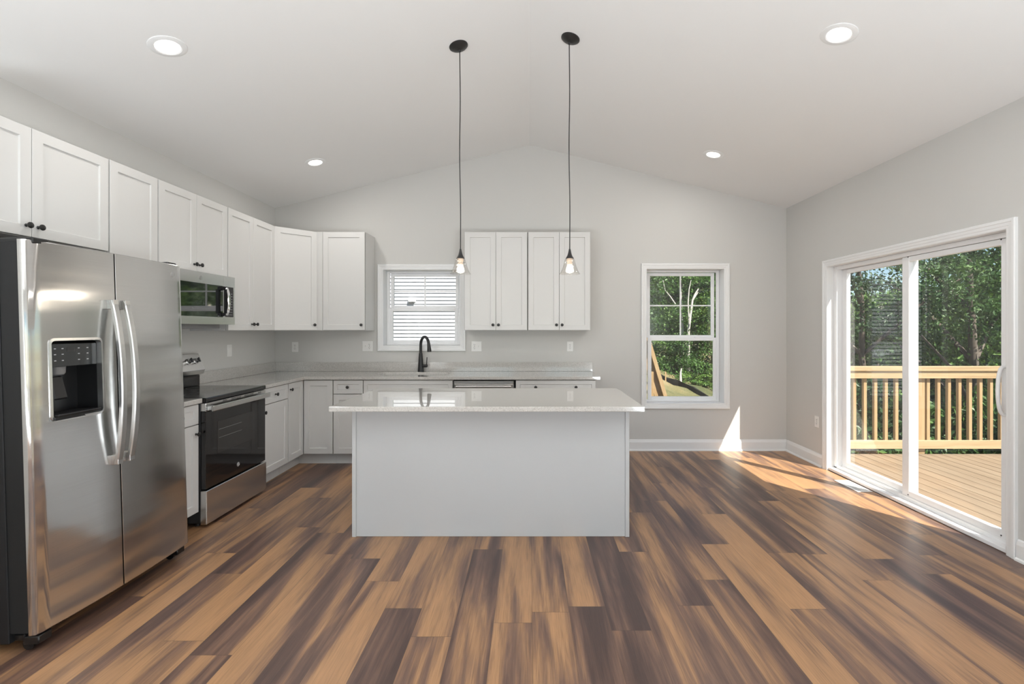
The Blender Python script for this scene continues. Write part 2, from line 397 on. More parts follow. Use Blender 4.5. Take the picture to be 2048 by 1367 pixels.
# ------------------------------------------------------------------ double-hung windows
def frame_ring(x0, x1, z0, z1, y0, y1, l, r, b, t, bev=0.002):
    """rectangular frame in the xz plane; y0 is the room-side face"""
    mb = MB()
    mb.box(x0, x0+l, y0, y1, z0, z1, bev); mb.box(x1-r, x1, y0, y1, z0, z1, bev)
    mb.box(x0+l, x1-r, y0, y1, z0, z0+b, bev); mb.box(x0+l, x1-r, y0, y1, z1-t, z1, bev); return mb
def dh_window(name, w, glass_up, glass_lo, label, y_wall=YB, sgn=1):
    x0, x1, z0, z1 = w
    R = thing(name, label, 'window', (x0, y_wall, z0), kind='structure'); off = (-x0, -y_wall, -z0)
    Y = lambda d: y_wall+sgn*d
    cs = [((x0, z0), (-1, -1)), ((x1, z0), (1, -1)), ((x1, z1), (1, 1)), ((x0, z1), (-1, 1))]
    MB().sweep(cs, CASING, lambda u, v, d: (u, Y(-d), v)).move(off).build('casing', M['trim'], R, fix=True)
    ln = MB()
    ln.box(x0-J+.001, x0, Y(0), Y(.135), z0, z1); ln.box(x1, x1+J-.001, Y(0), Y(.135), z0, z1)
    ln.box(x0-J+.001, x1+J-.001, Y(0), Y(.135), z0-J+.001, z0); ln.box(x0-J+.001, x1+J-.001, Y(0), Y(.135), z1, z1+J-.001)
    ln.move(off).build('jamb', M['trim'], R)
    frame_ring(x0+.001, x1-.001, z0+.001, z1-.001, Y(.128), Y(.158), .032, .032, .022, .022).move(off).build('frame', M['vinyl'], R)
    # upper sash sits behind the lower one
    gx0, gx1, gz0, gz1 = glass_up; s = .036
    zt = min(gz1+s, z1-.004)
    us = frame_ring(gx0-s, gx1+s, gz0-.03, zt, Y(.163), Y(.190), s, s, .03, zt-gz1).move(off).build('upper_sash', M['vinyl'], R)
    MB().box(gx0-.002, gx1+.002, Y(.176), Y(.179), gz0-.002, gz1+.002).move(off).build('pane', M['glass'], us)
    g = MB(); mx = (gx0+gx1)/2; mz = (gz0+gz1)/2
    g.box(mx-.008, mx+.008, Y(.170), Y(.1755), gz0, gz1); g.box(gx0, gx1, Y(.171), Y(.1755), mz-.007, mz+.007)
    g.move(off).build('grille', M['vinyl'], us)
    gx0, gx1, gz0l, gz1l = glass_lo
    zb = max(gz0l-.055, z0+.004)
    lsash = frame_ring(gx0-.042, gx1+.042, zb, gz1l+.036, Y(.136), Y(.162), .042, .042, gz0l-zb, .036).move(off).build('lower_sash', M['vinyl'], R)
    MB().box(gx0-.002, gx1+.002, Y(.148), Y(.151), gz0l-.002, gz1l+.002).move(off).build('pane', M['glass'], lsash)
    for q in (.27, .73):
        xx = gx0+(gx1-gx0)*q; MB().box(xx-.022, xx+.022, Y(.140), Y(.158), gz1l+.036, gz1l+.045, .002).move(off).build('sash_lock', M['vinyl'], lsash)
    return R
Yg = 5.65
def gx(p): return (p-1058.5)*Yg/F
def gz(p): return 1.39-(p-657.5)*Yg/F
dh_window('window_1', KW, (gx(788.7), gx(912), gz(611.4), gz(553)), (gx(786.8)+.006, gx(911.5)-.004, gz(680), gz(622)),
          'white double-hung window over the sink looking at pale siding')
dh_window('window_2', BW, (gx(1299.2), gx(1421.5), gz(669.8), gz(552)), (gx(1301), gx(1424), gz(791.3), gz(680.7)),
          'tall white double-hung window looking out on the trees')
for i, w in enumerate(RW):
    R = thing('window_%d' % (3+i), 'wide white window facing the kitchen, %s' % ('beside the cabinet wall' if i == 0 else 'beside the patio door wall'), 'window', (w[0], REAR, w[2]), kind='structure')
    off = (-w[0], -REAR, -w[2])
    frame_ring(w[0], w[1], w[2], w[3], REAR-.10, REAR-.04, .06, .06, .06, .06).move(off).build('frame', M['vinyl'], R)
    MB().box((w[0]+w[1])/2-.03, (w[0]+w[1])/2+.03, REAR-.10, REAR-.04, w[2]+.06, w[3]-.06).move(off).build('mullion', M['vinyl'], R)
    cs = [((w[0], w[2]), (-1, -1)), ((w[1], w[2]), (1, -1)), ((w[1], w[3]), (1, 1)), ((w[0], w[3]), (-1, 1))]
    MB().sweep(cs, CASING, lambda u, v, d: (u, REAR+d, v)).move(off).build('casing', M['trim'], R, fix=True)
    MB().box(w[0]+.06, w[1]-.06, REAR-.072, REAR-.068, w[2]+.06, w[3]-.06).move(off).build('pane', M['glass'], R)

# ------------------------------------------------------------------ sliding patio door
D = thing('door_1', 'white two-panel sliding glass door opening to the wooden deck', 'sliding door', (XR, DY0, 0), kind='structure')
off = (-XR, -DY0, 0)
cs = [((DY0, 0.0), (-1, 0)), ((DY0, DZ), (-1, 1)), ((DY1, DZ), (1, 1)), ((DY1, 0.0), (1, 0))]
MB().sweep(cs, CASING, lambda u, v, d: (XR-d, u, v), closed=False).move(off).build('casing', M['trim'], D, fix=True)
ln = MB()
ln.box(XR, XR+.072, DY1, DY1+J-.001, 0, DZ); ln.box(XR, XR+.072, DY0-J+.001, DY0, 0, DZ); ln.box(XR, XR+.072, DY0, DY1, DZ, DZ+J-.001)
ln.move(off).build('jamb', M['trim'], D)
fr = MB()
fr.box(XR+.060, XR+.158, DY1-.042, DY1-.001, 0.03, DZ-.001, .002); fr.box(XR+.060, XR+.158, DY0+.001, DY0+.042, 0.03, DZ-.001, .002)
fr.box(XR+.060, XR+.158, DY0+.042, DY1-.042, DZ-.036, DZ-.001, .002)
fr.move(off).build('frame', M['vinyl'], D)
th = MB()
th.box(XR+.004, XR+.060, DY0+.001, DY1-.001, 0.002, 0.030, .003); th.box(XR+.060, XR+.158, DY0+.001, DY1-.001, 0.002, 0.044, .003)
th.box(XR+.062, XR+.068, DY0+.042, DY1-.042, 0.044, 0.058); th.box(XR+.104, XR+.109, DY0+.042, DY1-.042, 0.044, 0.056)
th.move(off).build('threshold', M['vinyl'], D)
def panel(name, xa, xb, ya, yb, sl, sr):
    mb = MB(); z0, z1 = 0.050, DZ-.038
    mb.box(xa, xb, ya, ya+sl, z0, z1, .003); mb.box(xa, xb, yb-sr, yb, z0, z1, .003)
    mb.box(xa, xb, ya+sl, yb-sr, z0, 0.105, .003); mb.box(xa, xb, ya+sl, yb-sr, 1.926, z1, .003)
    o = mb.move(off).build(name, M['vinyl'], D)
    xm = (xa+xb)/2
    MB().box(xm-.003, xm+.003, ya+sl-.004, yb-sr+.004, .101, 1.930).move(off).build('pane', M['glass'], o)
    return o
panel('fixed_panel', XR+.112, XR+.150, 3.795, DY1-.043, .066, .068)
sp_ = panel('sliding_panel', XR+.070, XR+.108, DY0+.043, 3.862, .070, .070)
hd = MB(); hp = []
for k in range(13):
    a = -PI/2+PI*k/12; hp.append((XR+.068-.052*math.cos(a)**0.6, 3.018, 1.00+.155*math.sin(a)))
hd.tube(hp, .011, 10); hd.box(XR+.062, XR+.070, 3.000, 3.036, .835, 1.165, .003)
hd.move(off).build('pull_handle', M['vinyl'], sp_, smooth=50)
for yy, zz in ((3.05, 1.962), (3.80, 1.962), (3.05, .072), (3.80, .072)):
    MB().lathe([(0, 0), (.005, 0), (.005, .002), (0, .002)], 8, axis_m((XR+.0705, yy, zz), (-1, 0, 0))).move(off).build('screw_hole', M['slot'], sp_)

# ------------------------------------------------------------------ outlets and switches
def plate_thing(name, label, cat, loc, rz, kinds, group=None):
    """local: wall behind at y=0, faces -y"""
    R = thing(name, label, cat, loc, (0, 0, rz), group)
    w = .072 if len(kinds) == 1 else .118
    MB().box(-w/2, w/2, -.006, 0, -.058, .058, .0025).build('cover_plate', M['plate'], R)
    for i, k in enumerate(kinds):
        cx = 0 if len(kinds) == 1 else (-.023 if i == 0 else .023)
        if k == 'o':
            mb = MB(); sl = MB()
            for s in (-1, 1):
                zc = s*.0195
                mb.prism([(cx+p, zc+q) for p, q in rrect(-.0165, .0165, -.0145, .0145, .009, 4)], 'y', -.0085, -.005)
                sl.box(cx-.0075, cx-.0050, -.0090, -.0080, zc-.001, zc+.008); sl.box(cx+.0050, cx+.0075, -.0090, -.0080, zc-.001, zc+.007)
                sl.lathe([(0, 0), (.0026, 0), (.0026, .001), (0, .001)], 8, axis_m((cx, -.0082, zc-.007), (0, -1, 0)))
            sl.lathe([(0, 0), (.003, 0), (.003, .001), (0, .001)], 8, axis_m((cx, -.0062, 0), (0, -1, 0)))
            r = mb.build('receptacle', M['plate'], R, fix=True); sl.build('slots', M['slot'], r)
        elif k == 't':
            r = MB().box(cx-.0055, cx+.0055, -.0075, -.005, -.012, .012, .001).build('switch_seat', M['plate'], R)
            MB().box(cx-.004, cx+.004, -.018, -.006, 0.000, .009, .0015).build('toggle', M['plate'], r)
        else:
            MB().box(cx-.0165, cx+.0165, -.010, -.005, -.033, .033, .0015).build('rocker', M['plate'], R)
bz = lambda p: 1.39-(p-657.5)/174.6
bx = lambda p: (p-1058.5)/174.6
plate_thing('wall_outlet', 'white double-socket outlet under the diagonal corner cabinet', 'outlet', (bx(590.4), YB, bz(693.5)), 0, 'o')
plate_thing('switch_outlet_plate', 'white two-gang switch and outlet plate on the corner-cabinet side of the sink window', 'outlet', (bx(735.2), YB, bz(692)), 0, 'to')
plate_thing('switch_outlet_plate', 'white two-gang outlet and switch plate under the pendant-side cabinet pair beside sink window', 'outlet', (bx(953), YB, bz(692.5)), 0, 'ot')
plate_thing('wall_outlet', 'white double-socket outlet under the end wall cabinet near the tall window', 'outlet', (bx(1140), YB, bz(692.5)), 0, 'o')
plate_thing('wall_switch', 'white rocker switch on the side wall between range and corner', 'switch', (XL, 4.63, 1.39-(700.7-657.5)*4.63/F), PI/2, 'r')
plate_thing('wall_outlet', 'white double-socket outlet low on the wall beside the patio door', 'outlet', (XR, F*XR/(1634.5-1058.5), 1.39-(843-657.5)*4.88/F), -PI/2, 'o')

# ------------------------------------------------------------------ cabinet pieces (local frame: x along the run, wall at y=0, front faces -y)
def shaker(x0, x1, z0, z1, yf, th=.020, st=.056, rec=.009):
    mb = MB(); e = .0015; y1 = yf+th
    def ring(xa, xb, za, zb, y): return [(xa, y, za), (xb, y, za), (xb, y, zb), (xa, y, zb)]
    rings = [ring(x0, x1, z0, z1, y1), ring(x0, x1, z0, z1, yf+e), ring(x0+e, x1-e, z0+e, z1-e, yf),
             ring(x0+st, x1-st, z0+st, z1-st, yf), ring(x0+st+.003, x1-st-.003, z0+st+.003, z1-st-.003, yf+rec)]
    vs = [v for r in rings for v in r]; fs = []
    for i in range(4):
        for k in range(4): fs.append((i*4+k, i*4+(k+1) % 4, (i+1)*4+(k+1) % 4, (i+1)*4+k))
    fs.append((16, 17, 18, 19)); fs.append((3, 2, 1, 0))
    return mb.add(vs, fs)
KN = [(0.0075, 0.0), (0.0085, 0.001), (0.0085, 0.003), (0.0055, 0.006), (0.0050, 0.014), (0.0075, 0.018), (0.0145, 0.021), (0.0160, 0.024), (0.0150, 0.028), (0.010, 0.031), (0.0, 0.032)]
def knob(x, z, yf, parent):
    return MB().lathe(KN, 20, axis_m((x, yf, z), (0, -1, 0))).build('knob', M['knob'], parent, smooth=40)
def door(root, x0, x1, z0, z1, yf, kn=None, name='door', **k):
    o = shaker(x0, x1, z0, z1, yf, **k).build(name, M['cab'], root)
    for p in (kn if isinstance(kn, list) else [kn] if kn else []): knob(p[0], p[1], yf, o)
    return o
UD = .305
def upper(label, loc, rz, w, z0, z1, ndoor, side='r', group='white wall cabinets', filler=0.0):
    R = thing('wall_cabinet', label, 'cabinet', (loc[0], loc[1], z0), (0, 0, rz), group); h = z1-z0
    MB().box(.0005, w-.0005, -UD, -.002, 0, h, .001).build('carcass', M['cab'], R)
    MB().box(.003+filler, w-.003, -UD-.0015, -UD+.001, .003, h-.003).build('gap_shade', M['cab_gap'], R)  # darkened sheet standing for the shade between doors
    if filler: MB().box(.0005, filler, -UD-.012, -UD, 0, h, .001).build('filler_strip', M['cab'], R)
    yf = -UD-.0215; g = .006; a = filler+g; b = w-g; zt = h-.004
    if ndoor == 2:
        m = (a+b)/2
        door(R, a, m-.0015, .004, zt, yf, (m-.030, .060)); door(R, m+.0015, b, .004, zt, yf, (m+.030, .060))
    else: door(R, a, b, .004, zt, yf, ((b-.030) if side == 'r' else (a+.030), .060))
    return R
Z0, Z1 = 1.374, 2.438
upper('white over-fridge wall cabinet with two doors, deep above the refrigerator', (XL, 2.024), PI/2, .914, 1.863, 2.436, 2)
upper('narrow white single-door wall cabinet between refrigerator and over-range cabinet', (XL, 2.938), PI/2, .388, Z0, Z1, 1)
upper('short white two-door wall cabinet directly above the microwave', (XL, 3.326), PI/2, .768, 1.829, Z1, 2)
upper('tall white two-door wall cabinet between microwave and diagonal corner cabinet', (XL, 4.094), PI/2, .760, Z0, Z1, 2)
# diagonal corner
R = thing('corner_wall_cabinet', 'white diagonal corner wall cabinet with one angled door', 'cabinet', (XL, YB, Z0), group='white wall cabinets')
H = Z1-Z0; ax, ay, bx_, by_ = .305, -.614, .613, -.305
MB().prism([(.002, -.002), (.002, ay), (ax, ay), (bx_, by_), (bx_, -.002)], 'z', 0, H, bev=.001).build('carcass', M['cab'], R)
ang = math.atan2(by_-ay, bx_-ax); L = math.hypot(bx_-ax, by_-ay)
rv = MB().box(.004, L-.004, -.0015, .001, .003, H-.003).build('gap_shade', M['cab_gap'], R); rv.location = (ax, ay, 0); rv.rotation_euler = (0, 0, ang)
dd = shaker(.008, L-.008, .004, H-.004, -.0215).build('door', M['cab'], R); dd.location = (ax, ay, 0); dd.rotation_euler = (0, 0, ang)
knob(L-.038, .060, -.0215, dd)
upper('single-door white wall cabinet between diagonal corner cabinet and sink window', (-2.2965, YB), 0, .5285, Z0, Z1, 1, 'r', filler=.066)
upper('white two-door wall cabinet touching the sink window casing', (-.7015, YB), 0, .6835, Z0, Z1, 2)
upper('white two-door wall cabinet at the open end, nearest the tall window', (-.0165, YB), 0, .6785, Z0, Z1, 2)

BD = .590; KH = .114; CT = .876
def base_cab(label, loc, rz, w, front, endpanel=False, kick=True):
    """front: list of (name, x0, x1, z0, z1, [knobs])"""
    R = thing('base_cabinet', label, 'cabinet', (loc[0], loc[1], 0), (0, 0, rz), 'white base cabinets')
    MB().box(.0005, w-.0005, -BD, -.002, KH, CT-.001, .001).build('carcass', M['cab'], R)
    MB().box(.003, w-.003, -BD-.0015, -BD+.001, KH+.003, CT-.004).build('gap_shade', M['cab_gap'], R)
    MB().box(.0005, w-.0005, -BD+.065, -.002, 0, KH).build('toe_kick', M['cab'], R)
    for nm, x0, x1, z0, z1, kn in front:
        st = .056 if (z1-z0) > .2 else .040
        door(R, x0, x1, z0, z1, -BD-.0215, kn, nm, st=st)
    return R
DT, DB, OT, OB = .868, .731, .725, .120
w = .386
base_cab('narrow white base cabinet between refrigerator and range', (XL, 2.938), PI/2, w,
         [('drawer', .004, w-.004, DB, DT, [(w/2, .80)]), ('door', .004, w-.004, OB, OT, [(w-.034, OT-.060)])])
w = .460
base_cab('white drawer base cabinet between the range and the corner cabinet', (XL, 4.094), PI/2, w,
         [('drawer', .004, w-.004, DB, DT, [(w/2, .80)]), ('door', .004, w-.004, OB, OT, [(.034, OT-.060)])])
w = .307
base_cab('narrow white base cabinet between corner cabinet and sink cabinet', (-1.997, YB), 0, w,
         [('drawer', .004, w-.004, DB, DT, [(w/2, .80)]), ('door', .004, w-.004, OB, OT, [(w-.034, OT-.060)])])
w = .910
base_cab('wide white sink base cabinet under the sink window', (-1.690, YB), 0, w,
         [('false_front', .004, w-.004, DB, DT, []), ('door', .004, w/2-.0015, OB, OT, [(w/2-.030, OT-.060)]), ('door', w/2+.0015, w-.004, OB, OT, [(w/2+.030, OT-.060)])])
w = .818
base_cab('white base cabinet with two-knob drawer at the open end of the counter', (-.139, YB), 0, w,
         [('drawer', .004, w-.004, DB, DT, [(.205, .80), (w-.205, .80)]), ('door', .004, w/2-.0015, OB, OT, [(w/2-.030, OT-.060)]), ('door', w/2+.0015, w-.004, OB, OT, [(w/2+.030, OT-.060)])])
# corner base cabinet
R = thing('corner_base_cabinet', 'white inside-corner base cabinet with two tall doors meeting at the corner', 'cabinet', (XL, YB, 0), group='white base cabinets')
c0, c1 = .913, BD
MB().prism([(.002, -.002), (.002, -c0+.001), (c1, -c0+.001), (c1, -c1), (c0-.001, -c1), (c0-.001, -.002)], 'z', KH, CT-.001).build('carcass', M['cab'], R)
k1 = c1-.065
MB().prism([(.002, -.002), (.002, -c0+.001), (k1, -c0+.001), (k1, -k1), (c0-.001, -k1), (c0-.001, -.002)], 'z', 0, KH).build('toe_kick', M['cab'], R)
mb = MB().box(c1+.024, c0-.003, -c1-.0015, -c1+.001, KH+.003, CT-.004); mb.box(c1-.001, c1+.0015, -c0+.003, -c1-.024, KH+.003, CT-.004)
mb.build('gap_shade', M['cab_gap'], R)
door(R, c1+.026, c0-.005, OB, DT, -c1-.0215)
d2 = shaker(.005, c0-c1-.026, OB, DT, -.0215).build('door', M['cab'], R); d2.location = (c1, -c0, 0); d2.rotation_euler = (0, 0, PI/2)
knob(.034, DT-.060, -.0215, d2)

# ------------------------------------------------------------------ counters, backsplash, sink, faucet
sink_loop = rrect(-1.615, -.860, 5.005, 5.345, .075, 6)
front = YB-.635; lf = XL+.635
ct = MB().prism([(XL+.001, YB-.001), (XL+.001, 4.096), (lf, 4.096), (lf, front), (.720, front), (.720, YB-.001)], 'z', CT, .907, holes=[sink_loop], bev=.002)
tag(ct.build('countertop', M['quartz']), 'long L-shaped speckled white quartz countertop holding the sink', 'countertop')
ct = MB().box(XL+.001, lf, 2.940, 3.324, CT, .907, .002)
tag(ct.build('countertop', M['quartz']), 'small speckled white countertop piece between refrigerator and range', 'countertop')
tag(MB().box(XL+.001, .722, YB-.021, YB-.001, .9075, 1.011, .0015).build('backsplash', M['quartz']), 'low speckled quartz backsplash strip along the window wall', 'backsplash')
tag(MB().box(XL+.001, XL+.021, 4.098, YB-.0215, .9075, 1.011, .0015).build('backsplash', M['quartz']), 'low speckled quartz backsplash strip along the range wall', 'backsplash')
R = thing('kitchen_sink', 'stainless undermount sink set in the counter below the window', 'sink', (-1.2375, 5.175, .70))
n = len(sink_loop)
def lp(sc, z, o=0): return [(-1.2375+(x+1.2375)*sc+0, 5.175+(y-5.175)*sc, z) for x, y in sink_loop]
vs = lp(1.03, CT-.0005)+lp(1.012, CT-.0005)+lp(1.005, CT-.012)+lp(.985, .70)+lp(.93, .682)+lp(1.03, CT-.0035)+lp(1.02, .70)+lp(.94, .676)
fs = []
for a, b in ((0, 1), (1, 2), (2, 3), (3, 4), (5, 0), (6, 5), (7, 6)):
    for k in range(n): fs.append((a*n+k, a*n+(k+1) % n, b*n+(k+1) % n, b*n+k))
fs.append(tuple(range(4*n, 5*n))); fs.append(tuple(range(7*n, 8*n)))
MB().add(vs, fs).move((1.2375, -5.175, -.70)).build('basin', M['steel'], R, fix=True, smooth=50)
MB().lathe([(0, 0), (.052, 0), (.056, .003), (.045, .004), (.038, .001), (0, .001)], 24, Matrix.Translation((0, 0, -.0178))).build('drain', M['chrome'], R, smooth=40)

R = thing('kitchen_faucet', 'matte black gooseneck faucet with pull-down spray head at the sink', 'faucet', (-1.226, 5.395, .907))
MB().lathe([(0, 0), (.036, 0), (.035, .008), (.030, .05), (.0245, .15), (.0190, .21), (0, .21)], 24).build('body', M['black'], R, smooth=40)
dirv = Vector((.125, -.150, 0)).normalized(); rch = .185; pts = [(0, 0, .20), (0, 0, .26), (0, 0, .295)]
for k in range(1, 13):
    a = PI-PI*k/12*0.93; c_ = .095
    pts.append(tuple(dirv*(c_+c_*math.cos(a))+Vector((0, 0, .300+.095*math.sin(a)))))
MB().tube(pts, .0155, 14).build('spout', M['black'], R, smooth=50)
e = Vector(pts[-1]); dn = (dirv*.18+Vector((0, 0, -1))).normalized()
MB().lathe([(0, -.004), (.017, -.004), (.0175, .01), (.021, .05), (.0235, .085), (.022, .090), (0, .090)], 20, axis_m(e, dn)).build('spray_head', M['black'], R, smooth=40)
hb = MB().lathe([(0, 0), (.016, 0), (.018, .01), (.018, .05), (.016, .062), (0, .062)], 18, axis_m((.015, -.002, .066), (1, -.15, 0.02))).build('handle_hub', M['black'], R, smooth=40)
MB().tube([(.068, -.010, .075), (.070, -.012, .11), (.074, -.014, .165)], [.0065, .0055, .0048], 10).build('lever', M['black'], hb, smooth=50)

# ------------------------------------------------------------------ island
IX0, IX1, IY0, IY1 = -1.246, .7175, 2.966, 3.900
R = thing('kitchen_island', 'white kitchen island, its panels toned darker for backlight, with plain back panel facing the room', 'kitchen island', (-.262, 3.5, 0))
o3 = (.262, -3.5, 0)
MB().box(-1.160, .644, 3.200, 3.868, .0, CT-.001, .0015).move(o3).build('back_panel', M['island'], R)
for xa, xb in ((-1.185, -1.158), (.642, .669)):
    MB().box(xa, xb, 3.190, 3.880, 0, CT-.001, .002).move(o3).build('side_panel', M['island'], R)
xs = [-1.156, -.556, .04, .640]
for i in range(3):
    xa, xb = xs[i], xs[i+1]
    m_ = Matrix.Translation((xb+o3[0], 3.868+o3[1], 0)) @ Matrix.Rotation(PI, 4, 'Z'); wd = xb-xa
    q = shaker(.004, wd-.004, DB, DT, -.0215, st=.04).xf(m_).build('drawer', M['cab'], R)
    MB().lathe(KN, 16, axis_m((wd/2, -.0215, .80), (0, -1, 0))).xf(m_).build('knob', M['knob'], q, smooth=40)
    for s, (a, b) in enumerate(((.004, wd/2-.0015), (wd/2+.0015, wd-.004))):
        q = shaker(a, b, OB, OT, -.0215).xf(m_).build('door', M['cab'], R)
        MB().lathe(KN, 16, axis_m((b-.03 if s == 0 else a+.03, -.0215, .665), (0, -1, 0))).xf(m_).build('knob', M['knob'], q, smooth=40)
tag(MB().box(IX0, IX1, IY0, IY1, CT, .907, .002).build('island_countertop', M['quartz']), 'glossy speckled white quartz slab lying on the island', 'countertop')

# ------------------------------------------------------------------ emblem
def emblem(parent, loc, d, r, mat_disc, mat_ink):
    m_ = axis_m(loc, d)
    o = MB().lathe([(0, 0), (r, 0), (r, .0015), (r*.94, .0022), (0, .0022)], 28, m_).build('badge', mat_disc, parent, smooth=30)
    mb = MB()
    ringp = [(r*.86*math.cos(2*PI*k/28), r*.86*math.sin(2*PI*k/28), .0024) for k in range(29)]
    mb.tube(ringp, r*.05, 6, cap=False)
    def arc(cx, cy, rr, a0, a1, n=12): return [(r*(cx+rr*math.cos(math.radians(a0+(a1-a0)*k/n))), r*(cy+rr*math.sin(math.radians(a0+(a1-a0)*k/n))), .0025) for k in range(n+1)]
    mb.tube(arc(-.24, .02, .34, 50, 330)+[(-.02*r, -.05*r, .0025), (-.2*r, -.05*r, .0025)], r*.055, 6)
    mb.tube(arc(.28, .2, .2, 60, 270, 8)+arc(.28, -.2, .22, 90, 320, 8), r*.055, 6)
    for a in (0, 90, 180, 270): mb.tube(arc(.66*math.cos(math.radians(a)), .66*math.sin(math.radians(a)), .10, a+60, a+300, 8), r*.04, 5)
    mb.xf(m_).build('monogram', mat_ink, o)
    return o

# ------------------------------------------------------------------ refrigerator
TH = math.radians(-1.74)
R = thing('refrigerator', 'large stainless side-by-side refrigerator with dispenser in its narrow door', 'refrigerator', (-2.862, 2.027, 0.0), (TH, 0, PI/2))
R.location.z = 0.0
W = .908; ZB, ZT = .062, 1.752
MB().box(0, W, -.655, -.02, .030, 1.735, .003).build('cabinet_body', M['side'], R)
gk = MB()
for xa, xb in ((.006, .404), (.412, .902)):
    gk.box(xa, xa+.05, -.733, -.655, ZB+.01, ZT-.01); gk.box(xb-.05, xb, -.733, -.655, ZB+.01, ZT-.01)
    gk.box(xa+.05, xb-.05, -.733, -.655, ZB+.01, ZB+.05); gk.box(xa+.05, xb-.05, -.733, -.655, ZT-.05, ZT-.01)
gk.build('gasket', M['gasket'], R)
def fdoor(prof, hole_=None):
    """prof: plan outline (x,y) of the front, left back corner to right back corner; optional rectangular hole in the front"""
    zs = [ZB, ZB+.004, ZT-.004, ZT]
    if hole_: zs = [ZB, ZB+.004, hole_[2], hole_[3], ZT-.004, ZT]
    mb = MB(); m = len(prof); vs = []; fs = []
    for j, z in enumerate(zs):
        e_ = .003 if j in (0, len(zs)-1) else 0
        for x, y in prof: vs.append((x, y+(e_ if y < -.74 else 0), z))
    for j in range(len(zs)-1):
        for i in range(m-1):
            if hole_ and j == 2 and prof[i][0] >= hole_[0]-1e-6 and prof[i+1][0] <= hole_[1]+1e-6 and prof[i][1] < -.75: continue
            fs.append((j*m+i, j*m+i+1, (j+1)*m+i+1, (j+1)*m+i))
    fs.append(tuple(range(m-1, -1, -1))); fs.append(tuple((len(zs)-1)*m+i for i in range(m)))
    mb.add(vs, fs)
    return mb
HX0, HX1, HZ0, HZ1 = .088, .318, .962, 1.316
def crv(x): # gentle contour of the fronts
    return -.8005+.030*((x-.50)/.47)**2 if x < .5 else -.8005+.018*((x-.50)/.40)**2
pl = [(.004, -.735), (.004, -.748), (.006, -.757), (.011, -.764), (.019, crv(.019)+.0035), (.030, crv(.03))]
pl += [(x, crv(x)) for x in (.06, HX0, .13, .17, .21, .25, .29, HX1, .35, .38, .393)]+[(.4030, crv(.4)), (.4040, crv(.4)+.001), (.404, -.735)]
dl = fdoor(pl, (HX0, HX1, HZ0, HZ1)).build('freezer_door', M['steel_door'], R, smooth=35)
pr = [(.411, -.735), (.411, crv(.41)+.001), (.412, crv(.41)), (.421, crv(.421))]+[(x, crv(x)) for x in (.45, .5, .55, .6, .65, .7, .75, .8, .85, .875)]
pr += [(.887, crv(.887)+.002), (.896, crv(.896)+.007), (.902, crv(.9)+.016), (.904, -.75), (.904, -.735)]
dr = fdoor(pr).build('fridge_door', M['steel_door'], R, smooth=35)
# dispenser
yc = -.672
dz = MB()
dz.box(HX0-.002, HX1+.002, yc-.004, yc, HZ0-.002, HZ1+.002); dz.box(HX0-.003, HX0, -.775, yc, HZ0, HZ1); dz.box(HX1, HX1+.003, -.787, yc, HZ0, HZ1)
dz.box(HX0, HX1, -.780, yc, HZ1, HZ1+.003); dz.box(HX0, HX1, -.795, yc, HZ0-.003, HZ0+.012)
dp = dz.build('dispenser', M['plastic'], R)
lop = rrect(HX0-.006, HX1+.006, HZ0-.008, HZ1+.010, .024, 5); lin = rrect(HX0+.002, HX1-.002, HZ0+.003, HZ1-.002, .016, 5)
vs = []; nn = len(lop)
for lst, dy in ((lop, .0005), (lop, -.005), (lin, -.006), (lin, .02)):
    for x, z in lst: vs.append((x, crv(x)+dy, z))
fs = [(a*nn+k, a*nn+(k+1) % nn, (a+1)*nn+(k+1) % nn, (a+1)*nn+k) for a in range(3) for k in range(nn)]
MB().add(vs, fs).build('bezel', M['handle'], dp, fix=True, smooth=30)
ctl = MB().box(HX0+.003, HX1-.003, -.778, -.765, 1.196, 1.300, .002)
ctl.build('control_panel', M['smoke'], dp)
MB().box(.165, .205, -.7792, -.7782, 1.262, 1.282).build('display', M['slot'], dp)
for z in (1.222, 1.250, 1.276):
    for x in (.105, .140, .218, .262):
        MB().box(x, x+.009, -.7790, -.7781, z, z+.004).build('icon', M['icon'], dp)
MB().lathe([(.030, 0), (.028, -.03), (.022, -.038), (0, -.038)], 18, Matrix.Translation((.175, -.722, 1.196))).build('nozzle', M['grey'], dp, smooth=40)
MB().box(.13, .195, -.012, .0, -.11, 0, .006).xf(Matrix.Translation((0, -.715, 1.15)) @ Matrix.Rotation(math.radians(-14), 4, 'X')).build('paddle', M['plastic'], dp)
MB().box(HX0+.006, HX1-.006, -.802, -.680, HZ0+.012, HZ0+.022, .004).build('drip_tray', M['side'], dp)
emblem(dr, (.816, crv(.816)+.0005, 1.690), (0, -1, 0), .0155, M['handle'], M['grey'])
def fhandle(x, par, sgn):
    zs = [.690+(1.510-.690)*k/24 for k in range(25)]; w_ = .017; vs = []; fs = []
    for k, z in enumerate(zs):
        t = (z-1.10)/.41; b = 1-abs(t)**2.2; y0 = crv(x)-.030-.040*b; th = .016
        xc = x-sgn*.004*b
        vs += [(xc-w_, y0+.004, z), (xc-w_+.005, y0, z), (xc+w_-.005, y0, z), (xc+w_, y0+.004, z), (xc+w_, y0+th, z), (xc-w_, y0+th, z)]
    for k in range(24):
        for i in range(6): fs.append((k*6+i, k*6+(i+1) % 6, (k+1)*6+(i+1) % 6, (k+1)*6+i))
    fs.append((5, 4, 3, 2, 1, 0)); fs.append(tuple(24*6+i for i in range(6)))
    hb_ = MB().add(vs, fs)
    h_ = hb_.build('door_handle', M['handle'], par, fix=True, smooth=30)
    for za, zb_ in ((.688, .735), (1.465, 1.512)): MB().box(x-w_+.001, x+w_-.001, crv(x)-.034, crv(x)+.002, za, zb_, .002).build('handle_mount', M['steel'], h_)
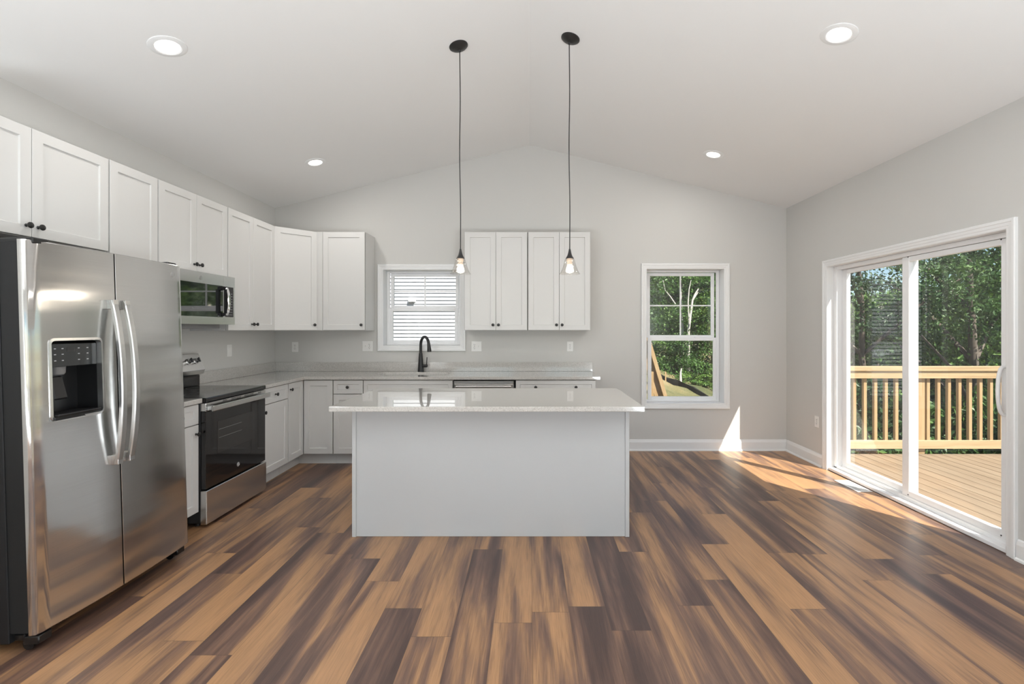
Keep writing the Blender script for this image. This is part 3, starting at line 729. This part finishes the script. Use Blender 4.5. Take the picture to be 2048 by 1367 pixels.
fhandle(.372, dl, 1); fhandle(.441, dr, -1)
for xa in (.03, .80): MB().box(xa, xa+.07, -.775, -.60, 1.737, 1.765, .004).build('hinge_cover', M['plastic'], R)
MB().box(.02, W-.02, -.70, -.64, .032, .060, .004).build('base_grille', M['plastic'], R)
for xa in (.05, W-.05):
    fo = MB(); fo.lathe([(0, -.016), (.024, -.016), (.024, .016), (0, .016)], 16, axis_m((xa, -.700, .008), (1, 0, 0)))
    fo.box(xa-.03, xa+.03, -.76, -.69, .014, .050, .004)
    fo.build('foot', M['plastic'], R, smooth=40)

# ------------------------------------------------------------------ range
R = thing('range', 'freestanding electric range with black glass oven door and stainless drawer', 'range', (XL+.012, 3.329, 0), (0, 0, PI/2))
W = .762; fy = -(2.910-.012-2.255)   # local y of the cooktop front edge (-.643)
MB().box(.004, W-.004, -.600, -.004, .03, .874, .002).build('body', M['plastic'], R)
ck = MB().box(0, W, fy, -.010, .875, .9085, .006, seg=2).build('cooktop', M['cooktop'], R)
for cx_, cy_, rr in ((.20, -.46, .095), (.57, -.46, .115), (.20, -.20, .085), (.57, -.20, .085)):
    br = MB().lathe([(rr, .9087), (rr+.0025, .9087)], 32, Matrix.Translation((cx_, cy_, 0))); br.f = [f for f in br.f if len(f) == 4]; br.mi = br.mi[:len(br.f)]
    br.build('burner_ring', M['grey'], ck)
od = MB().box(.004, W-.004, fy+.004, -.602, .268, .812, .003).build('oven_door', M['bglass'], R)
MB().box(.004, W-.004, fy+.002, -.602, .813, .872, .003).build('vent_trim', M['steel'], od)
for a, b in ((.185, .235), (.29, .345), (.352, .41), (.455, .515), (.522, .58), (.645, .69)):
    for z in (.853, .862): MB().box(a, b, fy+.0012, fy+.004, z, z+.0045).build('vent_slot', M['slot'], od)
for k in range(4): MB().box(.004, .020, fy+.0012, fy+.004, .820+k*.011, .826+k*.011).build('vent_slot', M['slot'], od)
MB().box(.130, .600, fy+.0025, fy+.005, .490, .722, .001).build('oven_window', M['ovenwin'], od)
for z in (.60, .66): MB().tube([(.145, fy+.0022, z), (.42, fy+.0022, z)], .0012, 6).build('rack_wire', M['grey'], od)
h_ = MB().box(.012, W-.012, fy-.046, fy-.030, .812, .850, .005, seg=2).build('handle', M['steel'], od)
for xa in (.030, W-.075): MB().box(xa, xa+.045, fy-.034, fy+.003, .818, .846, .003).build('handle_mount', M['handle'], h_)
emblem(od, (.376, fy+.0035, .342), (0, -1, 0), .017, M['grey'], M['chrome'])
MB().box(.002, W-.002, fy-.004, -.602, .022, .258, .004).build('storage_drawer', M['steel'], R)
# backguard: profile in local (y,z)
bgp = [(-.012, .999), (-.075, .999), (-.108, 1.010), (-.122, 1.045), (-.064, 1.181), (-.012, 1.181)]
bg = MB().prism([(p, q) for p, q in bgp], 'x', .0, W, bev=.002).build('backguard', M['steel'], R, fix=True)
MB().box(.004, W-.004, -.078, -.012, .9095, .998, .002).build('backguard_riser', M['bglass'], R)
nrm = Vector((0, -(1.181-1.045), -(.122-.064))).normalized(); nrm = Vector((0, -.136, .058)).normalized()
def on_bg(x, t): return Vector((x, -.122+.058*t, 1.045+.136*t))
for x in (.080, .170, .600, .688):
    k_ = MB().lathe([(0, 0), (.026, 0), (.026, .006), (.021, .009), (.019, .030), (.017, .033), (0, .033)], 24, axis_m(on_bg(x, .55), nrm)).build('control_knob', M['chrome'], bg, smooth=35)
    m_ = axis_m(on_bg(x, .55), nrm)
    MB().box(-.006, .006, -.020, .020, .030, .042, .003).xf(m_).build('knob_grip', M['plastic'], k_)
m_ = axis_m(on_bg(.385, .52), nrm)
MB().box(-.12, .12, -.040, .040, -.001, .0015, .0005).xf(Matrix.Translation((0, 0, 0)) @ m_ @ Matrix.Rotation(0, 4, 'Z')).build('clock_display', M['bglass'], bg)
for xa in (.05, W-.05):
    for ya in (-.55, -.08): MB().lathe([(0, 0), (.018, 0), (.018, .031), (0, .031)], 12, Matrix.Translation((xa, ya, 0))).build('levelling_foot', M['plastic'], R)

# ------------------------------------------------------------------ microwave
R = thing('microwave', 'stainless over-range microwave with dark mirror door', 'microwave', (XL, 3.329, 1.427), (0, 0, PI/2))
W, Hm, dm = .762, .401, .388
MB().box(.002, W-.002, -.350, -.002, .004, Hm-.001, .002).build('case', M['grey'], R)
MB().box(.03, W-.10, -.325, -.03, -.034, .004, .003).build('vent_hood', M['grey'], R)
def holed(x0, x1, z0, z1, hx0, hx1, hz0, hz1, y0, y1):
    return MB().prism([(x0, z0), (x1, z0), (x1, z1), (x0, z1)], 'y', y0, y1, holes=[[(hx0, hz0), (hx1, hz0), (hx1, hz1), (hx0, hz1)]], bev=.0015)
md = holed(0, .614, 0, Hm, .03, .606, .060, .315, -dm, -.351).build('door', M['steel'], R, fix=True)
MB().box(.028, .608, -dm+.002, -.356, .058, .317).build('door_glass', M['mglass'], md)
mp_ = holed(.6155, W, 0, Hm, .622, .744, .063, .314, -dm, -.351).build('control_panel', M['steel'], R, fix=True)
MB().box(.620, .746, -dm+.002, -.356, .061, .316).build('keypad', M['bglass'], mp_)
kp = MB()
for r_ in range(9):
    for c_ in range(3):
        x = .672+c_*.022; z = .080+r_*.022
        if r_ < 5 or c_ != 1: kp.box(x, x+.010, -dm+.0012, -dm+.0022, z, z+.004)
kp.build('key_lettering', M['icon'], mp_)
zs = [.066+(.312-.066)*k/16 for k in range(17)]; vs = []; fs = []
for z in zs:
    t = (z-.189)/.123; b = 1-abs(t)**2.5; y0 = -dm-.030-.018*b; xc = .600+.012*b
    vs += [(xc-.014, y0+.003, z), (xc-.010, y0, z), (xc+.014, y0, z), (xc+.017, y0+.003, z), (xc+.017, y0+.014, z), (xc-.014, y0+.014, z)]
for k in range(16):
    for i in range(6): fs.append((k*6+i, k*6+(i+1) % 6, (k+1)*6+(i+1) % 6, (k+1)*6+i))
fs.append((5, 4, 3, 2, 1, 0)); fs.append(tuple(16*6+i for i in range(6)))
mh = MB().add(vs, fs).build('handle', M['chrome'], md, fix=True, smooth=30)
for za in (.066, .282): MB().box(.587, .616, -dm-.033, -dm+.002, za, za+.030, .003).build('handle_mount', M['plastic'], mh)
MB().box(.5845, .5865, -dm-.044, -dm-.020, .09, .29).build('handle_edge', M['plastic'], mh)
emblem(md, (.335, -dm-.0003, .357), (0, -1, 0), .0165, M['handle'], M['grey'])

# ------------------------------------------------------------------ dishwasher
R = thing('dishwasher', 'stainless dishwasher set between sink cabinet and end cabinet', 'dishwasher', (-.777, YB, 0))
W = .628
MB().box(.002, W-.004, -.560, -.01, .020, .868, .002).build('tub', M['grey'], R)
MB().box(.004, W-.006, -.55, -.48, 0, .112).build('toe_panel', M['plastic'], R)
dwd = MB().box(.010, W-.012, -.612, -.562, .120, .832, .004, seg=2).build('door', M['steel'], R)
MB().box(.010, W-.012, -.609, -.562, .835, .862, .003).build('control_strip', M['handle'], dwd)
MB().box(.004, W-.006, -.580, -.562, .863, .873).build('top_gasket', M['gasket'], R)
hh = MB().box(.03, W-.032, -.650, -.632, .790, .815, .006, seg=2)
for xa in (.05, W-.075): hh.box(xa, xa+.025, -.634, -.611, .794, .811, .002)
hh.build('handle', M['steel'], dwd)

# ------------------------------------------------------------------ pendants
def pendant(label, cx, cy, bx2):
    zc = roof_z(cx); R = thing('pendant_light', label, 'pendant light', (cx, cy, zc), group='black pendant lights over the island')
    nr = Vector((-(ZR-ZW)/(XM-XL), 0, 1)) if cx < XM else Vector(((ZR-ZW)/(XR-XM), 0, 1)); nr.normalize()
    dn = -nr
    MB().lathe([(0, -.002), (.066, -.002), (.066, .006), (.060, .011), (.058, .013), (.050, .017), (.046, .020), (.030, .026), (.010, .034), (.007, .044), (0, .044)], 32, axis_m((0, 0, 0), dn)).build('canopy', M['black'], R, smooth=30)
    ztop = 1.9485-zc; dx = bx2-cx; pts = []
    for k in range(41):
        t = k/40; pts.append((.036*dn.x+(dx-.036*dn.x)*min(1, t*1.0)+.0035*math.sin(t*9.0)*math.sin(PI*t), .0025*math.sin(t*7)*math.sin(PI*t), -.036+(ztop+.038)*t))
    MB().tube(pts, .0035, 8).build('cord', M['black'], R, smooth=50)
    B = Matrix.Translation((dx, 0, 0))
    MB().lathe([(0, ztop+.004), (.0055, ztop+.002), (.008, ztop-.010), (.011, ztop-.025), (.016, ztop-.042), (.023, ztop-.055), (.0285, ztop-.063), (.0285, ztop-.066), (0, ztop-.066)], 28, B).build('fitter', M['black'], R, smooth=40)
    z = ztop-.066
    so = MB().lathe([(0, z+.002), (.021, z+.001), (.021, z-.020), (.0165, z-.022), (.0165, z-.030), (.0185, z-.032), (.0185, z-.036), (.0165, z-.038), (.0165, z-.050), (0, z-.050)], 20, B).build('socket', M['socket'], R, smooth=30)
    # thin bell of clear glass (inner and outer walls)
    op = [(.024, z-.001), (.031, z-.004), (.035, z-.012), (.038, z-.026), (.046, z-.056), (.056, z-.082), (.065, z-.100), (.0725, z-.107)]
    ip = [(r-.0022, zz-.0012) for r, zz in op][::-1]
    MB().lathe(op+ip, 36, B, close=True).build('glass_shade', M['shade'], R, smooth=60)
    bz_ = z-.076
    bp = [(0, bz_-.0265)]+[(.026*math.sin(PI*k/12), bz_-.026*math.cos(PI*k/12)) for k in range(1, 10)]+[(.0165, bz_+.034), (.0135, bz_+.040), (0, bz_+.040)]
    MB().lathe(bp, 24, B).build('bulb', M['bulb'], R, smooth=60)
    d = bpy.data.lights.new('pendant_glow', 'POINT'); d.energy = 3.5; d.color = (1, .88, .72); d.shadow_soft_size = .04
    o = bpy.data.objects.new('pendant_glow', d); C.objects.link(o); o.parent = R; o.location = (dx, 0, bz_-.045)
pendant('black cord pendant with clear glass shade on the refrigerator side of the ridge', -.4955, 3.344, -.4815)
pendant('black cord pendant with clear glass shade on the patio-door side of the ridge', .289, 3.344, .2835)

# ------------------------------------------------------------------ recessed downlights
def downlight(label, x, y, vis=True):
    z = roof_z(x); nr = Vector((-(ZR-ZW)/(XM-XL), 0, 1)) if x < XM else Vector(((ZR-ZW)/(XR-XM), 0, 1)); nr.normalize(); dn = -nr
    R = thing('recessed_downlight', label, 'ceiling light', (x, y, z), group='round recessed ceiling lights'); A = axis_m((0, 0, 0), dn)
    MB().lathe([(.062, .001), (.062, .004), (.068, .0075), (.085, .006), (.094, .003), (.095, .0), (.062, .0)], 40, A).build('trim_ring', M['trim'], R, smooth=30, fix=True)
    MB().lathe([(0, .0035), (.050, .0032), (.0625, .0022), (.0625, .0), (0, .0)], 36, A).build('lens', M['led'], R, smooth=40)
    d = bpy.data.lights.new('downlight_beam', 'AREA'); d.shape = 'DISK'; d.size = .12; d.energy = 4.8; d.color = (1, .97, .93)
    o = bpy.data.objects.new('downlight_beam', d); C.objects.link(o); o.parent = R; o.location = dn*.012
    o.rotation_euler = dn.to_track_quat('-Z', 'Y').to_euler()
downlight('lit round recessed light above the refrigerator cabinets', -2.045, 2.700)
downlight('lit round recessed light above the range-wall cabinets near the gable wall', -2.050, 4.575)
downlight('lit round recessed light above the floor in front of the patio door', 1.760, 2.712)
downlight('lit round recessed light near the gable wall above the tall window', 1.765, 4.578)
for yy, wh in ((.83, 'over the middle of the room'), (-1.05, 'over the living area'), (-2.9, 'by the living room windows')):
    downlight('lit round recessed light on the cabinet-side slope %s' % wh, -2.047, yy)
    downlight('lit round recessed light on the patio-side slope %s' % wh, 1.763, yy)

# ------------------------------------------------------------------ floor register
R = thing('floor_register', 'white slotted metal floor vent in front of the patio door', 'floor vent', (2.862, 4.225, 0))
MB().prism([(x, y) for x, y in ((-.066, -.155), (.066, -.155), (.066, .155), (-.066, .155))], 'z', .0005, .006, holes=[[(-.045, -.130), (.045, -.130), (.045, .130), (-.045, .130)]], bev=.0015).build('flange', M['vent'], R, fix=True)
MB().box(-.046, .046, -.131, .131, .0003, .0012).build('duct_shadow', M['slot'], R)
lv = MB()
for k in range(20): lv.box(-.045, .045, -.128+k*.0132, -.1235+k*.0132, .002, .005)
lv.box(-.003, .003, -.13, .13, .002, .0052)
lv.build('louvre', M['vent'], R)

# ------------------------------------------------------------------ deck and railing outside
DK = -.110; DX1, DY2 = 7.2, 5.72
mb = MB(); x = XR+WT+.004; k = 0
while x < DX1:
    mb.box(x, x+.1330, 0.4, DY2+.02, DK-.028, DK, .003); x += .1400
dk = thing('deck', 'new pale pine deck outside the patio door', 'deck', (5.0, 3.0, DK))
mb.move((-5, -3, -DK)).build('deck_boards', M['deckwood'], dk)
jo = MB(); jo.box(XR+WT, DX1, DY2-.02, DY2+.018, DK-.26, DK-.03); jo.box(DX1-.04, DX1, .4, DY2-.02, DK-.26, DK-.03)
for yy in (1.0, 2.2, 3.4, 4.6): jo.box(XR+WT, DX1-.04, yy, yy+.04, DK-.22, DK-.03)
jo.move((-5, -3, -DK)).build('joists', M['railx'], dk)
for xx in (3.3, 5.2, 7.1): MB().box(xx-.06, xx+.06, DY2-.16, DY2-.04, -3.6, DK-.03).move((-5, -3, -DK)).build('support_post', M['railz'], dk)
yr = 5.700
R = thing('deck_railing', 'new pine deck railing with square balusters beyond the patio door', 'railing', (5.1, yr, DK))
o2 = (-5.1, -yr, -DK); zc = lambda p: 1.39-(p-657.5)*yr/F
MB().box(XR+WT+.01, DX1, yr-.02, yr+.12, zc(741.5), zc(732.8), .003).move(o2).build('cap_rail', M['railx'], R)
MB().box(XR+WT+.01, DX1, yr, yr+.038, zc(756.5), zc(741.8), .003).move(o2).build('top_rail', M['railx'], R)
MB().box(XR+WT+.01, DX1, yr, yr+.038, zc(897.2), zc(880.7), .003).move(o2).build('bottom_rail', M['railx'], R)
for px in (1842.5,):
    xx = (px-1058.5)*(yr+.04)/F; MB().box(xx-.044, xx+.044, yr+.038, yr+.126, DK+.001, zc(741.6), .003).move(o2).build('post', M['railz'], R)
for xx in (DX1-.05, XR+WT+.06): MB().box(xx-.044, xx+.044, yr+.038, yr+.126, DK+.001, zc(741.6), .003).move(o2).build('post', M['railz'], R)
b0 = (1855.5-1058.5)*(yr+.05)/F
for k in range(-12, 20):
    xx = b0+k*.1265
    if xx < XR+WT+.13 or xx > DX1-.12 or abs(xx-(1842.5-1058.5)*(yr+.04)/F) < .05: continue
    MB().box(xx-.019, xx+.019, yr+.039, yr+.077, zc(897.2), zc(741.8), .002).move(o2).build('baluster', M['railz'], R)

# ------------------------------------------------------------------ neighbour's house, stairs, ground
NY = 13.2
R = thing('neighbour_house', 'neighbouring house with pale lap siding seen through the sink window', 'house', (-6, NY, -3.2))
o2 = (6, -NY, 3.2); mb = MB(); ex = .1016; z = -3.2; k = 0
while z < 6.0:
    mb.add([(-13, NY, z), (-1.05, NY, z), (-1.05, NY+.022, z+ex), (-13, NY+.022, z+ex), (-13, NY+.022, z), (-1.05, NY+.022, z)], [(0, 1, 2, 3), (1, 0, 4, 5)]); z += ex
mb.move(o2).build('siding', M['siding'], R)
MB().box(-13, -1.08, NY+.025, NY+8, -3.2, 6.0).move(o2).build('wall', M['siding'], R)
MB().box(-1.10, -.98, NY-.02, NY+.10, -3.2, 6.0, .004).move(o2).build('corner_board', M['vinyl'], R)
MB().prism([(NY-.5, 5.9), (NY+8.5, 5.9), (NY+4, 8.6)], 'x', -13.4, -.6).move(o2).build('roof', M['roof'], R, fix=True)
vx = (824.5-1058.5)*NY/F; vz = 1.39-(601-657.5)*NY/F
vh = MB().prism([(NY-.005, vz-.02), (NY-.09, vz-.03), (NY-.075, vz+.07), (NY-.005, vz+.085)], 'x', vx-.085, vx+.085)
vh.box(vx-.10, vx+.10, NY-.012, NY+.01, vz-.04, vz+.09)
vv = vh.move(o2).build('vent_hood', M['vinyl'], R, fix=True)
MB().box(vx-.085, vx+.03, NY-.085, NY-.015, vz-.075, vz-.03).move(o2).build('vent_flap', M['slot'], vv)

def ground_h(x, y):
    g = math.exp(-((x-.8)**2/62.0+(y-17.5)**2/46.0))
    far = 1/(1+math.exp(-(y-30)/4.0))
    return -3.15+3.75*g+2.2*far+.12*math.sin(x*1.3+y*.7)+.08*math.sin(x*2.9-y*2.1)
gn = 90; vs = []; fs = []
for i in range(gn+1):
    for j in range(gn+1):
        x = -22+62*i/gn; y = -8+62*j/gn; vs.append((x, y, min(ground_h(x, y), -.4 if (XL-1 < x < XR+1 and y < 6.5) else 99)))
for i in range(gn):
    for j in range(gn): fs.append((i*(gn+1)+j, (i+1)*(gn+1)+j, (i+1)*(gn+1)+j+1, i*(gn+1)+j+1))
tag(MB().add(vs, fs).build('ground', M['ground'], smooth=60), 'grassy slope rising behind the house', 'ground', kind='structure')

R = thing('stair_railing', 'new pine stair rail standing on the slope outside the tall window', 'stair railing', (3.1, 12.0, ground_h(3.1, 12.0)))
sy = 12.0
def sp3(px, py, y=sy): return Vector(((px-1058.5)*y/F, y, 1.39-(py-657.5)*y/F))
def beam(a, b, w_, h2, dy):
    a, b = Vector(a), Vector(b); t = (b-a).normalized(); s_ = Vector((0, 1, 0)); u_ = t.cross(s_).normalized()
    vs = []
    for p in (a, b):
        for i, j in ((-1, -1), (1, -1), (1, 1), (-1, 1)): vs.append(p+u_*i*w_/2+s_*(dy+j*h2/2))
    return MB().add(vs, [(0, 1, 2, 3), (7, 6, 5, 4), (0, 4, 5, 1), (1, 5, 6, 2), (2, 6, 7, 3), (3, 7, 4, 0)])
oo = -Vector(R.location)
A, Bp = sp3(1292, 665), sp3(1334, 806)
beam(A, Bp, .09, .14, 0).move(oo).build('hand_rail', M['railz'], R, fix=True)
beam(A+Vector((-.14, 0, -.02)), Bp+Vector((-.14, 0, -.02)), .20, .04, .05).move(oo).build('stringer', M['railz'], R, fix=True)
for k in range(7):
    p = A.lerp(Bp, .18+.13*k)+Vector((-.30, .1, -.05))
    MB().box(p.x-.45, p.x+.12, p.y, p.y+.26, p.z-.02, p.z+.02, .002).move(oo).build('tread', M['railx'], R)
for q in (.55, .98):
    p = A.lerp(Bp, q); gz_ = ground_h(p.x, p.y)-.1
    MB().box(p.x-.20, p.x-.11, p.y-.05, p.y+.04, gz_, p.z, .002).move(oo).build('post', M['railz'], R)

# silt fence along the slope
R = thing('silt_fence', 'low black silt fence crossing the grass slope', 'fence', (4.6, 16.5, ground_h(4.6, 16.5)))
pts = [(3.2+.36*k, 17.5-.32*k+.12*math.sin(k*1.7)) for k in range(12)]; vs = []; fs = []
for x, y in pts:
    g_ = ground_h(x, y); vs += [(x, y, g_-.05), (x, y, g_+.17+.04*math.sin(x*9)), (x+.01, y+.03, g_+.17), (x+.01, y+.03, g_-.05)]
for k in range(len(pts)-1):
    for a in range(4): fs.append((k*4+a, k*4+(a+1) % 4, (k+1)*4+(a+1) % 4, (k+1)*4+a))
MB().add(vs, fs).move(-Vector(R.location)).build('fabric', M['gasket'], R, fix=True)
for x, y in pts[::4]:
    g_ = ground_h(x, y); MB().box(x-.02, x+.02, y-.04, y-.005, g_-.1, g_+.35).move(-Vector(R.location)).build('stake', M['railz'], R)

# ------------------------------------------------------------------ trees
def crown_mesh(name, rx, ry, rz, nclump, nleaf, size, mat, seed, hollow=.45):
    rnd = random.Random(seed); vs = []; fs = []
    for c in range(nclump):
        while True:
            p = Vector((rnd.uniform(-1, 1), rnd.uniform(-1, 1), rnd.uniform(-1, 1)))
            if hollow < p.length < 1: break
        cc = Vector((p.x*rx, p.y*ry, p.z*rz)); cr = rnd.uniform(.10, .22)*(rx+rz)/2
        for l in range(nleaf):
            d = Vector((rnd.gauss(0, 1), rnd.gauss(0, 1), rnd.gauss(0, .62)))*cr*.55
            q = cc+d; nrm_ = Vector((rnd.gauss(0, .8), rnd.gauss(0, .8)-.25, rnd.gauss(.55, .6))).normalized()
            t = nrm_.orthogonal().normalized(); t.rotate(Matrix.Rotation(rnd.uniform(0, 2*PI), 3, nrm_)); b = nrm_.cross(t)
            s_ = size*rnd.uniform(.65, 1.35); i = len(vs)
            vs += [tuple(q-t*s_), tuple(q-b*s_*.52+nrm_*s_*.12), tuple(q+t*s_), tuple(q+b*s_*.52+nrm_*s_*.12)]
            fs.append((i, i+1, i+2, i+3))
    me = bpy.data.meshes.new(name); me.from_pydata(vs, [], fs); me.materials.append(mat); me.update(); return me
crowns = {
    'a': crown_mesh('crown', 2.6, 2.6, 3.2, 130, 170, .060, M['leaf'], 1),
    'b': crown_mesh('crown', 2.4, 2.4, 2.6, 120, 170, .060, M['leaf_d'], 2),
    'c': crown_mesh('crown', 2.2, 2.2, 2.4, 100, 170, .058, M['leaf_y'], 3),
    'e': crown_mesh('crown', 3.0, 2.6, 2.2, 85, 120, .062, M['leaf_d'], 8, .25),
    's': crown_mesh('crown', 1.2, 1.1, .95, 60, 150, .042, M['leaf'], 5, .2),
    't': crown_mesh('crown', 1.2, 1.1, .95, 60, 150, .042, M['leaf_d'], 6, .2),
}
def trunk_mesh(h, r, seed):
    rnd = random.Random(seed); mb = MB(); x = y = 0; pts = []
    for k in range(7): pts.append((x, y, h*k/6)); x += rnd.uniform(-.10, .10); y += rnd.uniform(-.10, .10)
    mb.tube(pts, [r*(1-.11*k) for k in range(7)], 9)
    for k in range(5):
        b = Vector(pts[3+k % 3]); a = rnd.uniform(0, 2*PI); l = rnd.uniform(1.2, 2.2)
        mb.tube([b, b+Vector((math.cos(a)*l*.5, math.sin(a)*l*.5, l*.5)), b+Vector((math.cos(a)*l, math.sin(a)*l, l*.8))], [r*.36, r*.22, r*.08], 6)
    o = mb.build('trunk', M['bark'], smooth=60); me = o.data; bpy.data.objects.remove(o); return me
trunks = [trunk_mesh(5.0, .10, 11), trunk_mesh(5.0, .13, 12)]
def tree(name, label, x, y, ztop, kind, s=1.0, group='trees beyond the deck'):
    g = ground_h(x, y)-.1; R = thing(name, label, 'tree', (x, y, g), (0, 0, random.uniform(0, 6.28)), group)
    me = crowns[kind]; zr = max(v.co.z for v in me.vertices)
    h = ztop-g; sz = s
    c_ = bpy.data.objects.new('crown', me); C.objects.link(c_); c_.parent = R; c_.scale = (s, s, sz); c_.location = (0, 0, h-zr*sz)
    t_ = bpy.data.objects.new('trunk', trunks[int(x*7) % 2]); C.objects.link(t_); t_.parent = R; t_.scale = (1, 1, max(.3, (h-zr*sz*.7)/5.0))
    return R
def bush(label, x, y, ztop, kind, s=1.0):
    g = ground_h(x, y)-.1; o = bpy.data.objects.new('shrub', crowns[kind]); C.objects.link(o)
    h = ztop-g; o.scale = (s*1.3, s*1.3, max(s, h/1.9)); o.location = (x, y, ztop-.95*o.scale.z); o.rotation_euler = (0, 0, random.uniform(0, 6))
    return tag(o, label, 'shrub', 'shrubs below the deck railing')
T_DOOR = {'a': 'mid green leafy tree beyond the deck railing', 'b': 'deep green leafy tree beyond the deck railing', 'c': 'bright yellow-green leafy tree beyond the deck railing'}
for x, y, zt, kd, s in ((7.6, 10.6, 2.0, 'a', .85), (9.3, 10.8, 2.5, 'c', .95), (11.4, 11.4, 3.6, 'a', 1.0), (9.2, 13.6, 2.1, 'a', 1.0),
                        (11.3, 14.5, 2.7, 'b', 1.1), (13.8, 14.8, 3.0, 'a', 1.1), (12.2, 18.5, 2.6, 'c', 1.2), (15.0, 18.0, 3.4, 'a', 1.2),
                        (17.8, 20.5, 3.6, 'b', 1.3), (15.2, 24.5, 3.0, 'a', 1.4), (19.5, 25.5, 3.6, 'c', 1.4), (23.0, 25.0, 3.9, 'a', 1.4), (27, 31, 4.3, 'a', 1.6), (21.8, 31, 4.0, 'c', 1.6), (17.8, 30, 3.6, 'a', 1.6)):
    tree('leafy_tree', T_DOOR[kd], x, y, zt, kd, s)
tree('leafy_tree', 'near dark tree whose branches hang across the sky above the railing', 8.2, 8.9, 3.75, 'e', .62)
tree('leafy_tree', 'near dark tree filling the top corner of the patio door glass', 10.3, 9.9, 4.6, 'e', .66)
tree('leafy_tree', 'slim leafy tree above the fixed door pane', 6.4, 9.2, 3.6, 'e', .55)
T_WIN = {'a': 'tall mid green tree outside the tall window', 'b': 'tall deep green tree outside the tall window', 'c': 'bright yellow-green tree outside the tall window'}
for x, y, zt, kd, s in ((4.6, 22.0, 5.8, 'c', 1.0), (6.6, 20.5, 6.6, 'a', 1.05), (8.6, 22.5, 7.0, 'b', 1.1), (5.2, 26.0, 9.6, 'a', 1.3), (8.2, 27.0, 9.6, 'b', 1.4),
                        (11.0, 26.5, 9.5, 'a', 1.4), (3.0, 28.0, 9.2, 'b', 1.4), (6.4, 19.0, 3.0, 'a', .8), (8.0, 19.2, 3.2, 'c', .8), (5.6, 31, 11, 'b', 1.6), (0.5, 32, 9.5, 'a', 1.6), (9.6, 33, 11, 'a', 1.6), (13.6, 32, 9.5, 'c', 1.6)):
    tree('leafy_tree', T_WIN[kd], x, y, zt, kd, s, 'trees outside the tall window')
S_L = 'dense green shrub growing below the deck railing'
for i, (x, y, zt) in enumerate(((4.6, 7.4, -.25), (5.6, 7.6, .10), (6.6, 7.5, -.05), (7.6, 7.7, .25), (5.0, 8.6, .35), (6.2, 8.8, .55), (7.4, 8.9, .60), (8.6, 8.8, .70),
                               (6.9, 10.6, .9), (8.3, 11.0, 1.0), (5.9, 10.4, .6), (9.8, 9.2, .9), (8.8, 7.7, .4))):
    bush(S_L, x, y, zt, 'st'[i % 2], 1.0)
for i, (x, y, zt) in enumerate(((7.4, 16.8, .25), (8.4, 17.0, .5), (5.1, 18.6, 1.1), (6.2, 17.4, .3))):
    o = bush('bright green bush on the slope outside the tall window', x, y, zt, 's', .8); o['group'] = 'bushes on the slope'

# bare pale trunks among the leaves outside the tall window
def snag(label, y, lines, r):
    p0 = sp3(*lines[0][0], y); g = ground_h(p0.x, y); R = thing('bare_tree', label, 'tree', (p0.x, y, g))
    for i, l in enumerate(lines):
        pts = [sp3(a, b, y) for a, b in l]
        if i == 0: pts = [Vector((pts[0].x, y, g-.05))]+pts
        n_ = len(pts); rr = r if i == 0 else r*.55
        MB().tube(pts, [rr*(1-.6*k/(n_-1)) for k in range(n_)], 8).move(-Vector(R.location)).build('trunk' if i == 0 else 'branch', M['palebark'], R, smooth=60)
snag('pale forked bare tree behind the grille of the tall window', 18.0, [[(1377, 660), (1381, 628), (1385, 600), (1390, 588), (1397, 577)], [(1385, 600), (1392, 590), (1396, 584)], [(1378, 645), (1376, 605), (1378, 578), (1382, 560)]], .060)
snag('pale straight bare trunk behind the vertical grille of the tall window', 18.3, [[(1365, 660), (1363, 620), (1361, 575), (1360, 552)], [(1352, 610), (1340, 592), (1330, 580), (1326, 560)]], .050)
snag('short broken stump on the slope outside the tall window', 16.0, [[(1361, 758), (1361, 744), (1363, 736)]], .055)
